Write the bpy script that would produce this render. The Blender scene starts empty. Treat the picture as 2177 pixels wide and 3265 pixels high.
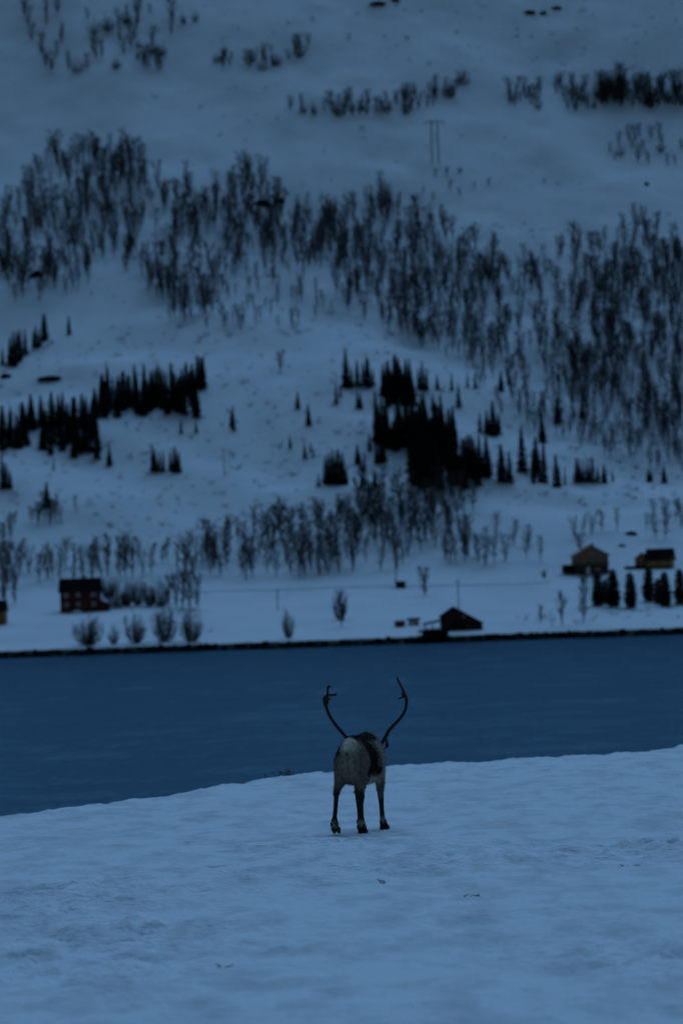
import bpy, bmesh, math, random
import numpy as np
from mathutils import Vector, Matrix
random.seed(7); rng = np.random.default_rng(11)
S = bpy.context.scene
COL = S.collection

# ------------------------------------------------------------------ camera
CAMZ = 6.0                       # metres above the fjord
W0, H0 = 2177.0, 3265.0          # photograph size, only used to turn pixels into directions
FPX = 135.0 / 36.0 * H0          # 135 mm lens on a 36 mm tall frame
PITCH = math.atan(347.5 / FPX); ROLL = math.radians(2.0)
Fv = Vector((0, math.cos(PITCH), math.sin(PITCH)))
U0 = Vector((0, -math.sin(PITCH), math.cos(PITCH))); R0 = Vector((1, 0, 0))
Rv = R0 * math.cos(ROLL) - U0 * math.sin(ROLL)
Uv = U0 * math.cos(ROLL) + R0 * math.sin(ROLL)
cd = bpy.data.cameras.new('camera'); cam = bpy.data.objects.new('camera', cd); COL.objects.link(cam)
m = Matrix.Identity(4)
for i in range(3):
    m[i][0] = Rv[i]; m[i][1] = Uv[i]; m[i][2] = -Fv[i]
m[2][3] = CAMZ
cam.matrix_world = m
cd.sensor_fit = 'VERTICAL'; cd.sensor_height = 36.0; cd.lens = 135.0
cd.clip_start = 0.5; cd.clip_end = 8000
cd.dof.use_dof = True; cd.dof.focus_distance = 41.2; cd.dof.aperture_fstop = 2.7
S.camera = cam

# ------------------------------------------------------------------ light: blue dusk under a sunless sky
SUN_EL, SUN_ROT = math.radians(4.5), math.radians(10)
w = bpy.data.worlds.new('World'); S.world = w; w.use_nodes = True
nt = w.node_tree; nt.nodes.clear()
out = nt.nodes.new('ShaderNodeOutputWorld'); bg = nt.nodes.new('ShaderNodeBackground')
sky = nt.nodes.new('ShaderNodeTexSky'); sky.sky_type = 'NISHITA'; sky.sun_disc = False
sky.sun_elevation = SUN_EL; sky.sun_rotation = SUN_ROT; sky.ozone_density = 2.5; sky.dust_density = 0.3
sky.air_density = 1.0; sky.altitude = 50
tint = nt.nodes.new('ShaderNodeMix'); tint.data_type = 'RGBA'; tint.blend_type = 'MULTIPLY'
tint.inputs[0].default_value = 1.0
tint.inputs[7].default_value = (0.80, 0.92, 1.0, 1)          # cold white balance of the whole sky
nt.links.new(sky.outputs[0], tint.inputs[6]); nt.links.new(tint.outputs[2], bg.inputs[0])
bg.inputs[1].default_value = 0.07
nt.links.new(bg.outputs[0], out.inputs[0])
sd = bpy.data.lights.new('sun', 'SUN'); sun = bpy.data.objects.new('sun', sd); COL.objects.link(sun)
sd.energy = 1.6; sd.angle = math.radians(60); sd.color = (0.27, 0.56, 1.0)      # bright cloud deck above the hill, no hard shadows
sun.rotation_euler = (math.radians(-50), 0, -SUN_ROT)
S.view_settings.view_transform = 'Standard'; S.view_settings.look = 'None'
S.view_settings.exposure = 0.0; S.view_settings.gamma = 1.0
S.view_settings.use_curve_mapping = False
S.render.engine = 'CYCLES'

# ------------------------------------------------------------------ helpers
def pdir(x, y):
    return Fv + Rv * ((x - W0 / 2) / FPX) + Uv * ((H0 / 2 - y) / FPX)
def at_y(x, y, Y):
    d = pdir(x, y); t = Y / d.y
    return Vector((d.x * t, Y, CAMZ + d.z * t))
def at_z(x, y, Z):
    d = pdir(x, y); t = (Z - CAMZ) / d.z
    return Vector((d.x * t, d.y * t, Z))
def _h(ix, iy, s):
    n = (ix * 374761393 + iy * 668265263 + s * 1274126177) & 0xffffffff
    n = ((n ^ (n >> 13)) * 1274126177) & 0xffffffff
    return ((n ^ (n >> 16)) & 0xffff) / 65535.0
def vnoise(x, y, s=0):
    x = np.asarray(x, float); y = np.asarray(y, float)
    ix = np.floor(x).astype(np.int64); iy = np.floor(y).astype(np.int64)
    fx = x - ix; fy = y - iy
    fx = fx * fx * (3 - 2 * fx); fy = fy * fy * (3 - 2 * fy)
    a = _h(ix, iy, s); b = _h(ix + 1, iy, s); c = _h(ix, iy + 1, s); d = _h(ix + 1, iy + 1, s)
    return (a + (b - a) * fx) * (1 - fy) + (c + (d - c) * fx) * fy - 0.5
def fbm(x, y, s=0, o=4):
    t = 0; a = 1.0
    for i in range(o):
        t = t + a * vnoise(x * 2 ** i + 17.3 * i, y * 2 ** i - 9.1 * i, s + i); a *= 0.5
    return t
def sstep(a, b, x):
    t = np.clip((x - a) / (b - a), 0, 1); return t * t * (3 - 2 * t)

def tag(o, label=None, cat=None, group=None, kind=None):
    if label: o['label'] = label
    if cat: o['category'] = cat
    if group: o['group'] = group
    if kind: o['kind'] = kind
    return o
def empty(name, loc, rz=0.0):
    o = bpy.data.objects.new(name, None); COL.objects.link(o)
    o.location = loc; o.rotation_euler = (0, 0, rz); o.empty_display_size = 0.3
    return o
def mesh_np(name, V, F, mat, smooth=False):
    me = bpy.data.meshes.new(name)
    V = np.asarray(V, np.float32)
    if isinstance(F, np.ndarray):
        n, k = F.shape
        me.vertices.add(len(V)); me.vertices.foreach_set('co', V.ravel())
        me.loops.add(n * k); me.loops.foreach_set('vertex_index', F.astype(np.int32).ravel())
        me.polygons.add(n); me.polygons.foreach_set('loop_start', np.arange(0, n * k, k, dtype=np.int32))
        me.polygons.foreach_set('loop_total', np.full(n, k, dtype=np.int32))
        me.update(calc_edges=True); me.validate()
    else:
        me.from_pydata([tuple(v) for v in V], [], F); me.update()
    if smooth:
        me.polygons.foreach_set('use_smooth', np.ones(len(me.polygons), bool))
    me.materials.append(mat)
    return me
def link(name, me, parent=None):
    o = bpy.data.objects.new(name, me); COL.objects.link(o)
    if parent: o.parent = parent
    return o

class MB:
    def __init__(s): s.v = []; s.f = []
    def add(s, V, F):
        n = len(s.v); s.v += [tuple(p) for p in V]; s.f += [tuple(i + n for i in f) for f in F]
    def box(s, a, b):
        x0, y0, z0 = a; x1, y1, z1 = b
        s.add([(x0,y0,z0),(x1,y0,z0),(x1,y1,z0),(x0,y1,z0),(x0,y0,z1),(x1,y0,z1),(x1,y1,z1),(x0,y1,z1)],
              [(3,2,1,0),(4,5,6,7),(0,1,5,4),(1,2,6,5),(2,3,7,6),(3,0,4,7)])
    def prism(s, poly, y0, y1):                # polygon in xz, pushed along y
        n = len(poly)
        V = [(p[0], y0, p[1]) for p in poly] + [(p[0], y1, p[1]) for p in poly]
        s.add(V, [tuple(range(n)), tuple(range(2*n-1, n-1, -1))] + [(i, i+n, (i+1) % n + n, (i+1) % n) for i in range(n)])
    def prism_x(s, poly, x0, x1):              # polygon in yz, pushed along x
        n = len(poly)
        V = [(x0, p[0], p[1]) for p in poly] + [(x1, p[0], p[1]) for p in poly]
        s.add(V, [tuple(range(n-1, -1, -1)), tuple(range(n, 2*n))] + [(i, (i+1) % n, (i+1) % n + n, i+n) for i in range(n)])
    def tube(s, P, R, k=6):
        P = [Vector(p) for p in P]; rings = []
        for i, p in enumerate(P):
            t = (P[min(i+1, len(P)-1)] - P[max(i-1, 0)]).normalized()
            a = t.cross(Vector((0.31, 0.95, 0.07)))
            if a.length < 0.1: a = t.cross(Vector((1, 0, 0)))
            a.normalize(); b = t.cross(a)
            rings.append([p + (a * math.cos(2*math.pi*j/k) + b * math.sin(2*math.pi*j/k)) * R[i] for j in range(k)])
        s.loft(rings)
    def loft(s, rings):
        k = len(rings[0]); V = [p for r in rings for p in r]; F = []
        for i in range(len(rings) - 1):
            for j in range(k):
                F.append((i*k+j, i*k+(j+1) % k, (i+1)*k+(j+1) % k, (i+1)*k+j))
        F.append(tuple(range(k-1, -1, -1))); n = (len(rings)-1) * k; F.append(tuple(range(n, n+k)))
        s.add(V, F)
    def tri(s, p, q, wdt):                     # slender tapering twig
        p = Vector(p); q = Vector(q); d = (q - p)
        a = d.cross(Vector((random.gauss(0, 1), random.gauss(0, 1), random.gauss(0, 1))))
        if a.length < 1e-6: return
        a.normalize(); a *= wdt / 2
        s.add([p - a, p + a, q], [(0, 1, 2)])
    def mesh(s, name, mat, smooth=False):
        me = bpy.data.meshes.new(name); me.from_pydata(s.v, [], s.f); me.update()
        if smooth: me.polygons.foreach_set('use_smooth', np.ones(len(me.polygons), bool))
        me.materials.append(mat); return me
    def build(s, name, mat, parent=None, smooth=False):
        return link(name, s.mesh(name, mat, smooth), parent)

# ------------------------------------------------------------------ materials
def mat(name, col, rough=0.8, spec=0.3, var=0.0, vscale=3.0, bump=0.0, bscale=20.0, attr=None, bdist=0.02):
    mt = bpy.data.materials.new(name); mt.use_nodes = True; n = mt.node_tree.nodes; l = mt.node_tree.links
    p = n['Principled BSDF']; p.inputs['Base Color'].default_value = (*col, 1)
    p.inputs['Roughness'].default_value = rough; p.inputs['Specular IOR Level'].default_value = spec
    tc = n.new('ShaderNodeTexCoord')
    if attr:
        at = n.new('ShaderNodeAttribute'); at.attribute_name = attr
        src = at.outputs['Color']
    else:
        rgb = n.new('ShaderNodeRGB'); rgb.outputs[0].default_value = (*col, 1); src = rgb.outputs[0]
    if var > 0:
        nz = n.new('ShaderNodeTexNoise'); nz.inputs['Scale'].default_value = vscale; nz.inputs['Detail'].default_value = 5
        l.new(tc.outputs['Object'], nz.inputs['Vector'])
        mr = n.new('ShaderNodeMapRange'); mr.inputs[1].default_value = 0.3; mr.inputs[2].default_value = 0.7
        mr.inputs[3].default_value = 1 - var; mr.inputs[4].default_value = 1 + var
        l.new(nz.outputs[0], mr.inputs[0])
        mx = n.new('ShaderNodeMix'); mx.data_type = 'RGBA'; mx.blend_type = 'MULTIPLY'; mx.inputs[0].default_value = 1
        l.new(src, mx.inputs[6]); l.new(mr.outputs[0], mx.inputs[7]); src = mx.outputs[2]
    l.new(src, p.inputs['Base Color'])
    if bump > 0:
        bz = n.new('ShaderNodeTexNoise'); bz.inputs['Scale'].default_value = bscale; bz.inputs['Detail'].default_value = 6
        l.new(tc.outputs['Object'], bz.inputs['Vector'])
        bp = n.new('ShaderNodeBump'); bp.inputs['Strength'].default_value = bump; bp.inputs['Distance'].default_value = bdist
        l.new(bz.outputs[0], bp.inputs['Height']); l.new(bp.outputs[0], p.inputs['Normal'])
    return mt
M = dict(
    red=mat('red_boards', (0.075, 0.007, 0.010), 0.75, var=0.25, vscale=2),
    darkred=mat('dark_red_boards', (0.035, 0.007, 0.010), 0.8, var=0.25, vscale=2),
    brightred=mat('red_paint', (0.20, 0.010, 0.014), 0.6, var=0.2, vscale=3),
    ochre=mat('ochre_boards', (0.25, 0.11, 0.03), 0.75, var=0.15, vscale=2),
    tan=mat('tan_boards', (0.20, 0.105, 0.065), 0.75, var=0.15, vscale=2),
    brown=mat('brown_boards', (0.07, 0.03, 0.024), 0.8, var=0.2, vscale=2),
    white=mat('white_paint', (0.62, 0.62, 0.6), 0.6, var=0.08),
    frame=mat('grey_frame', (0.22, 0.21, 0.20), 0.7),
    glass=mat('window_glass', (0.16, 0.17, 0.18), 0.15, 0.5),
    roof=mat('dark_roof', (0.010, 0.010, 0.013), 0.95, 0.03, var=0.3, vscale=1.5),
    concrete=mat('concrete', (0.16, 0.15, 0.14), 0.9, var=0.2),
    timber=mat('dark_timber', (0.014, 0.013, 0.013), 0.9, 0.05, var=0.3, vscale=2),
    pole=mat('pole_wood', (0.085, 0.07, 0.06), 0.85, var=0.2),
    metal=mat('dull_metal', (0.12, 0.12, 0.12), 0.5),
    rock=mat('wet_rock', (0.008, 0.009, 0.010), 0.9, 0.05, var=0.4, vscale=0.8),
    bark=mat('birch_bark', (0.075, 0.062, 0.056), 0.85, var=0.35, vscale=2),
    twig=mat('birch_twigs', (0.040, 0.031, 0.030), 0.9),
    shrub=mat('shrub_twigs', (0.040, 0.033, 0.030), 0.9),
    needle=mat('spruce_needles', (0.010, 0.017, 0.014), 0.9, 0.1, var=0.4, vscale=0.7),
    sbark=mat('spruce_bark', (0.04, 0.03, 0.025), 0.9),
    straw=mat('dry_straw', (0.10, 0.08, 0.055), 0.9),
    fur=mat('reindeer_fur', (0.2, 0.2, 0.2), 0.95, 0.05, var=0.30, vscale=30, bump=0.6, bscale=90, attr='fur', bdist=0.01),
    antler=mat('antler', (0.030, 0.018, 0.013), 0.7, 0.3, var=0.35, vscale=14, bump=0.4, bscale=40),
    hoof=mat('hoof', (0.012, 0.012, 0.013), 0.45, 0.4),
    eye=mat('eye', (0.01, 0.008, 0.008), 0.1, 0.5),
    packed=mat('packed_snow', (0.71, 0.72, 0.73), 0.85, var=0.12, vscale=0.3),
)
def snow_mat(name, near):
    mt = bpy.data.materials.new(name); mt.use_nodes = True; n = mt.node_tree.nodes; l = mt.node_tree.links
    p = n['Principled BSDF']; p.inputs['Roughness'].default_value = 0.85; p.inputs['Specular IOR Level'].default_value = 0.15
    tc = n.new('ShaderNodeTexCoord'); mp = n.new('ShaderNodeMapping'); l.new(tc.outputs['Object'], mp.inputs[0])
    nz = n.new('ShaderNodeTexNoise'); nz.inputs['Detail'].default_value = 7; nz.inputs['Roughness'].default_value = 0.62
    l.new(mp.outputs[0], nz.inputs['Vector'])
    cr = n.new('ShaderNodeValToRGB'); l.new(nz.outputs[0], cr.inputs[0])
    e = cr.color_ramp.elements
    if near:   # wind-scoured crust: soft grey patches where old ice and straw show through
        mp.inputs['Scale'].default_value = (0.9, 0.30, 1); nz.inputs['Scale'].default_value = 3.0
        e[0].position = 0.34; e[0].color = (0.58, 0.60, 0.62, 1); e[1].position = 0.56; e[1].color = (0.80, 0.81, 0.83, 1)
        src = cr.outputs[0]
    else:
        mp.inputs['Scale'].default_value = (1, 0.5, 1); nz.inputs['Scale'].default_value = 0.05
        e[0].position = 0.30; e[0].color = (0.70, 0.71, 0.73, 1); e[1].position = 0.55; e[1].color = (0.80, 0.81, 0.83, 1)
        # tide-washed dark strip below the snow line
        sx = n.new('ShaderNodeSeparateXYZ'); l.new(tc.outputs['Object'], sx.inputs[0])
        n2 = n.new('ShaderNodeTexNoise'); n2.inputs['Scale'].default_value = 0.35; n2.inputs['Detail'].default_value = 4
        l.new(tc.outputs['Object'], n2.inputs['Vector'])
        ad = n.new('ShaderNodeMath'); ad.operation = 'MULTIPLY_ADD'; ad.inputs[1].default_value = 0.7
        l.new(n2.outputs[0], ad.inputs[0]); l.new(sx.outputs[2], ad.inputs[2])
        mr = n.new('ShaderNodeMapRange'); mr.inputs[1].default_value = 1.90; mr.inputs[2].default_value = 2.1
        l.new(ad.outputs[0], mr.inputs[0])
        mx = n.new('ShaderNodeMix'); mx.data_type = 'RGBA'; mx.inputs[6].default_value = (0.014, 0.015, 0.016, 1)
        l.new(mr.outputs[0], mx.inputs[0]); l.new(cr.outputs[0], mx.inputs[7]); src = mx.outputs[2]
    l.new(src, p.inputs['Base Color'])
    b1 = n.new('ShaderNodeTexNoise'); b1.inputs['Scale'].default_value = 14 if near else 0.5; b1.inputs['Detail'].default_value = 6
    l.new(tc.outputs['Object'], b1.inputs['Vector'])
    bp = n.new('ShaderNodeBump'); bp.inputs['Strength'].default_value = 0.7; bp.inputs['Distance'].default_value = 0.05 if near else 0.6
    l.new(b1.outputs[0], bp.inputs['Height']); l.new(bp.outputs[0], p.inputs['Normal'])
    return mt
M['snow_near'] = snow_mat('wind_packed_snow', True); M['snow_far'] = snow_mat('hillside_snow', False)
def water_mat():
    # wind-ruffled sea seen at a flat angle: facets tilt to the viewer, so only part of the sky and hill is mirrored
    mt = bpy.data.materials.new('fjord_water'); mt.use_nodes = True; n = mt.node_tree.nodes; l = mt.node_tree.links
    n.remove(n['Principled BSDF']); outn = n['Material Output']
    df = n.new('ShaderNodeBsdfDiffuse'); df.inputs['Color'].default_value = (0.004, 0.034, 0.062, 1)
    gl = n.new('ShaderNodeBsdfGlossy'); gl.inputs['Color'].default_value = (0.50, 0.80, 1.0, 1); gl.inputs['Roughness'].default_value = 0.20
    mx = n.new('ShaderNodeMixShader'); fr = n.new('ShaderNodeFresnel'); fr.inputs['IOR'].default_value = 1.33
    ml = n.new('ShaderNodeMath'); ml.operation = 'MULTIPLY'; ml.inputs[1].default_value = 0.20
    l.new(fr.outputs[0], ml.inputs[0]); l.new(ml.outputs[0], mx.inputs[0])
    l.new(df.outputs[0], mx.inputs[1]); l.new(gl.outputs[0], mx.inputs[2]); l.new(mx.outputs[0], outn.inputs['Surface'])
    tc = n.new('ShaderNodeTexCoord'); nz = n.new('ShaderNodeTexNoise'); nz.inputs['Scale'].default_value = 1.3; nz.inputs['Detail'].default_value = 4
    l.new(tc.outputs['Object'], nz.inputs['Vector'])
    bp = n.new('ShaderNodeBump'); bp.inputs['Strength'].default_value = 0.6; bp.inputs['Distance'].default_value = 0.25
    l.new(nz.outputs[0], bp.inputs['Height'])
    for t in (df.inputs['Normal'], gl.inputs['Normal'], fr.inputs['Normal']): l.new(bp.outputs[0], t)
    return mt
M['water'] = water_mat()

# ------------------------------------------------------------------ foreground field
GZ = CAMZ - 2.24                              # level of the field where the reindeer walks
BROW = [(0,2585),(208,2563),(370,2541),(528,2521),(700,2490),(833,2469),(972,2452),(1062,2446),(1229,2430),(1388,2419),(1805,2395),(2177,2371)]
bp_ = [at_z(x, y + 3, GZ) for x, y in BROW]
BX = np.array([p.x for p in bp_]); BY = np.array([p.y for p in bp_])
def brow(x):
    x = np.asarray(x, float)
    b = np.interp(x, BX, BY)
    b = b + np.where(x < BX[0], (x - BX[0]) * 1.2, 0) + np.where(x > BX[-1], (x - BX[-1]) * 0.8, 0)
    return np.clip(b, 30, 75)
DEER_T = (1119, 2660)
dp = at_z(*DEER_T, GZ); DYAW = -math.radians(14)
def ground_z(x, y, fine=True):
    x = np.asarray(x, float); y = np.asarray(y, float)
    z = GZ + 0.54 * (1 - sstep(0, 30, y))
    u = (y - brow(x)) / 0.6
    z = z - 0.6 * 0.26 * np.log1p(np.exp(np.clip(u, -30, 30))) - 0.26 * 0.6 * np.maximum(u - 30, 0)
    z = np.maximum(z, -3.0)
    if fine:
        r = np.hypot(x - dp.x - 0.15, (y - dp.y - 0.45) * 0.8)
        k = sstep(0.55, 1.5, r)
        far = 1 - 0.55 * sstep(34, 44, y)
        z = z + k * far * (0.075 * (1 - .75 * sstep(-6, -1, y - brow(x))) * fbm(x / 2.6, y / 5.5, 3, 4) + 0.035 * fbm(x / 0.5, y / 0.9, 9, 3))
        # trampled crust: clods where animals have scraped for lichen
        tr = np.clip(fbm(x / 2.2, y / 4.0, 40, 3) * 2.2 + 0.1, 0, 1) * (1 - 0.75 * sstep(36, 43, y))
        z = z + k * tr * 0.075 * np.abs(fbm(x / 0.24, y / 0.45, 21, 3)) * 2
        z = z + k * (0.045 * fbm(x / 0.17, y / 1.2, 77, 3)) * sstep(-4.5, -1.5, y - brow(x))
        # drag marks beside the hooves
        for (tx, ty, hw, dep) in TRACKS:
            z = z - dep * np.exp(-((x - tx) / hw) ** 2 - ((y - ty - 0.05 * np.sin(x * 9)) / 0.07) ** 2)
        # rim of a drift at the right-hand end of the brow
        z = z + 0.09 * np.exp(-((x - 5.45) / 0.16) ** 2 - ((y - brow(x) + 0.3) / 0.5) ** 2)
    return z
TRACKS = []
for (px, py, hw, dep) in [(1010, 2668, .10, .05), (1060, 2669, .10, .05), (1110, 2668, .10, .04), (1195, 2672, .07, .03), (1030, 2697, .14, .045), (1150, 2694, .16, .035), (1270, 2650, .1, .03), (760, 2720, .2, .05), (700, 2765, .2, .06), (830, 2690, .12, .04)]:
    p = at_z(px, py, GZ); TRACKS.append((p.x, p.y, hw, dep * 1.7))
def axis(segs):
    a = []
    for lo, hi, st in segs: a += list(np.arange(lo, hi, st))
    a.append(segs[-1][1]); return np.array(a)
def grid_mesh(name, xs, ys, zf, mt):
    X, Y = np.meshgrid(xs, ys); Z = zf(X, Y); nx, ny = len(xs), len(ys)
    V = np.stack([X, Y, Z], -1).reshape(-1, 3)
    i = np.arange(ny - 1)[:, None] * nx + np.arange(nx - 1)[None]
    F = np.stack([i, i + 1, i + 1 + nx, i + nx], -1).reshape(-1, 4)
    return mesh_np(name, V, F, mt, True)
xs = axis([(-70, -12, 3), (-12, -7, .4), (-7, 8, .065), (8, 13, .4), (13, 71, 3)])
ys = axis([(-40, 16, 3), (16, 20, .4), (20, 40, .085), (40, 68, .11), (68, 100, 2)])
o = link('snow_field', grid_mesh('snow_field', xs, ys, ground_z, M['snow_near']))
tag(o, 'wind packed snow field sloping to the fjord', kind='structure')

# ------------------------------------------------------------------ far hillside
PD = np.array([880, 896, 900, 903, 960, 1010, 1060, 1120, 1180, 1280, 1380, 1490, 1600, 1700, 1800, 2000, 2300, 3000, 4500], float)
PZ = np.array([-3, -1.2, .2, 1.8, 6.7, 11.4, 17.0, 30.0, 46.5, 75, 105, 146, 192, 243, 300, 425, 610, 850, 900], float)
def smooth_profile(d):
    s = 0
    for k, wt in ((-1, .25), (0, .5), (1, .25)):
        s = s + wt * np.interp(d + k * np.where(d > 925, np.minimum((d - 925) * .5, 35), 0), PD, PZ)
    return s
def hill_z(x, y):
    x = np.asarray(x, float); y = np.asarray(y, float)
    d = y - 4.0 * np.sin(x / 60.0) * sstep(930, 1000, y)
    z = smooth_profile(d)
    k = sstep(1030, 1200, y)
    z = z + k * (14 * fbm(x / 110, y / 170, 5, 3) + 4.0 * fbm(x / 32, y / 45, 8, 3))
    z = z + sstep(905, 930, y) * (0.5 * fbm(x / 18, y / 25, 31, 3)) + 0.35 * vnoise(x / 2.5, y / 3, 12) * (1 - sstep(903, 915, y))
    # small terraces that break the slope
    z = z + k * 3.0 * np.exp(-((x + 78) / 26) ** 2 - ((y - 1335) / 16) ** 2)
    z = z + k * 2.5 * np.exp(-((x - 55) / 45) ** 2 - ((y - 1176) / 10) ** 2)
    return z
xs = axis([(-1500, -300, 60), (-300, -140, 10), (-140, 140, 2.8), (140, 300, 10), (300, 1501, 60)])
ys = axis([(880, 925, 1.5), (925, 1080, 3), (1080, 1900, 5), (1900, 2400, 25), (2400, 4500, 150)])
o = link('hillside', grid_mesh('hillside', xs, ys, hill_z, M['snow_far']))
tag(o, 'snow covered mountainside above the far shore', kind='structure')
DS = np.concatenate([np.arange(899, 1100, .4), np.arange(1100, 2300, 1.0)])
def hit(px, py, off=0.0):
    d = pdir(px, py); t = DS / d.y
    X = d.x * t; Z = CAMZ + d.z * t
    g = hill_z(X, DS)
    i = int(np.argmax(g >= Z)) if np.any(g >= Z) else len(DS) - 1
    return Vector((X[i], DS[i], float(g[i]) + off))
def px2m(npx, p): return npx * p.y / FPX

# ------------------------------------------------------------------ water
def wave_z(x, y):
    g = sstep(80, 110, y) * (1 - .75 * sstep(700, 890, y)) * (1 - sstep(110, 200, np.abs(x)))
    gust = .85 + .45 * fbm(x / 25, y / 90, 81, 2)
    return 1.15 * g * gust * (.50 * vnoise(x / 5.5 + y * .05, y / 4.2, 82) + .26 * vnoise(x / 2.3, y / 2.0 + x * .1, 83) + .10 * vnoise(x / 14, y / 11, 84))
xs = axis([(-1500, -125, 125), (-125, -60, 2), (-60, 60, .75), (60, 125, 2), (125, 1501, 125)])
ys = axis([(45, 90, 5), (90, 270, .8), (270, 903, 1.8)])
o = link('fjord', grid_mesh('fjord', xs, ys, wave_z, M['water'])); tag(o, 'dark rippled fjord water', kind='structure')

# dark boulders of the tide line
ico_v = []; g_ = (1 + 5 ** .5) / 2
for a in (-1, 1):
    for c in (-g_, g_): ico_v += [(0, a, c), (a, c, 0), (c, 0, a)]
ico_v = np.array(ico_v) / math.sqrt(1 + g_ * g_)
bm = bmesh.new(); [bm.verts.new(v) for v in ico_v]; bmesh.ops.convex_hull(bm, input=bm.verts); bm.verts.ensure_lookup_table(); bm.verts.index_update()
ICO_V = np.array([v.co for v in bm.verts]); ICO_F = np.array([[v.index for v in f.verts] for f in bm.faces]); bm.free()
def scatter(Vb, Fb, locs, scales, rots, jit=0.0):
    n = len(locs); nv = len(Vb)
    V = np.repeat(Vb[None], n, 0)
    if jit: V = V * (1 + jit * rng.uniform(-1, 1, (n, nv, 1)))
    V = V * scales[:, None, :]
    c, s = np.cos(rots)[:, None], np.sin(rots)[:, None]
    X = V[..., 0] * c - V[..., 1] * s; Y = V[..., 0] * s + V[..., 1] * c
    V = np.stack([X, Y, V[..., 2]], -1) + locs[:, None, :]
    F = Fb[None] + (np.arange(n) * nv)[:, None, None]
    return V.reshape(-1, 3), F.reshape(-1, Fb.shape[1])
n = 1500
lx = rng.uniform(-200, 200, n); ly = rng.uniform(898.6, 902.2, n)
lz = hill_z(lx, ly)
loc = np.stack([lx, ly, np.maximum(lz, 0.0)], -1); sc = np.stack([rng.uniform(.5, 1.4, n), rng.uniform(.4, .9, n), rng.uniform(.3, .8, n)], -1)
V, F = scatter(ICO_V, ICO_F, loc, sc, rng.uniform(0, 6.28, n), .25)
o = link('shore_rocks', mesh_np('shore_rocks', V, F, M['rock'])); tag(o, 'dark wet boulders along the tide line of the far shore', 'rocks', kind='stuff')

# ploughed road across the far field
def ribbon(name, pts, width, mt, lift):
    V = []; F = []
    for i, p in enumerate(pts):
        V += [(p.x, p.y - width / 2, float(hill_z(p.x, p.y - width / 2)) + lift), (p.x, p.y + width / 2, float(hill_z(p.x, p.y + width / 2)) + lift)]
        if i: F.append((2*i-2, 2*i, 2*i+1, 2*i-1))
    return link(name, mesh_np(name, V, F, mt))
pts = [hit(x, 1889 - (x - 560) * 0.030 + 3 * math.sin(x / 210.)) for x in range(560, 1760, 6)]
o = ribbon('road', pts, 5.5, M['packed'], .13); tag(o, 'ploughed snowy road across the far field', kind='structure')

# ------------------------------------------------------------------ trees
def birch_variant(seed, stems=1, hgt=1.0, wid=0.30, low=0.22, ntw=230, tw=0.006):
    """unit-height bare birch; returns trunk MB (trunk and limbs) and crown MB (twigs)"""
    random.seed(seed); T = MB(); C = MB()
    for s in range(stems):
        a0 = random.uniform(0, 6.28); lean = random.uniform(.02, .08) + (0.10 if stems > 1 else 0)
        base = Vector((0.012 * s * math.cos(a0), 0.012 * s * math.sin(a0), -0.05))
        P = []; R = []
        H = hgt * random.uniform(.85, 1.0)
        for i in range(8):
            t = i / 7
            P.append(base + Vector((math.cos(a0) * lean * t ** 1.3 + random.gauss(0, .008) * t, math.sin(a0) * lean * t ** 1.3 + random.gauss(0, .008) * t, t * (H + .05))))
            R.append(0.016 * (1 - t) ** .8 + 0.0025)
        T.tube(P, R, 6)
        nl = int(20 / (1 + .4 * (stems - 1)))
        for i in range(nl):
            t = low + (0.95 - low) * (i + random.random()) / nl
            k = t * 7; j = min(int(k), 6); p = P[j].lerp(P[j + 1], k - j)
            a = random.uniform(0, 6.28); prof = math.sin(math.pi * min(1, (t - low) / (1 - low) * .85 + .12)) ** .7
            L = wid * prof * random.uniform(.6, 1.25); up = random.uniform(.8, 2.0)
            d = Vector((math.cos(a), math.sin(a), up)).normalized()
            q1 = p + d * L * .55; q2 = q1 + (d + Vector((0, 0, .25))).normalized() * L * .6
            T.tube([p, q1, q2], [.0045 * (1 - t) + .0028, .0030, .0012], 3)
            for jj in range(max(3, int(ntw / nl / stems))):
                u = random.uniform(.15, 1); s0 = p.lerp(q1, u / .5) if u < .5 else q1.lerp(q2, (u - .5) / .5)
                dd = (d + Vector((random.gauss(0, .45), random.gauss(0, .45), random.gauss(.2, .45)))).normalized()
                l_ = random.uniform(.05, .13)
                C.tri(s0, s0 + dd * l_, tw * random.uniform(.7, 1.4))
                e_ = s0 + dd * l_ * .6
                C.tri(e_, e_ + (dd + Vector((random.gauss(0, .6), random.gauss(0, .6), random.gauss(-.1, .4)))).normalized() * l_ * .6, tw * .8)
    return T, C
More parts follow.
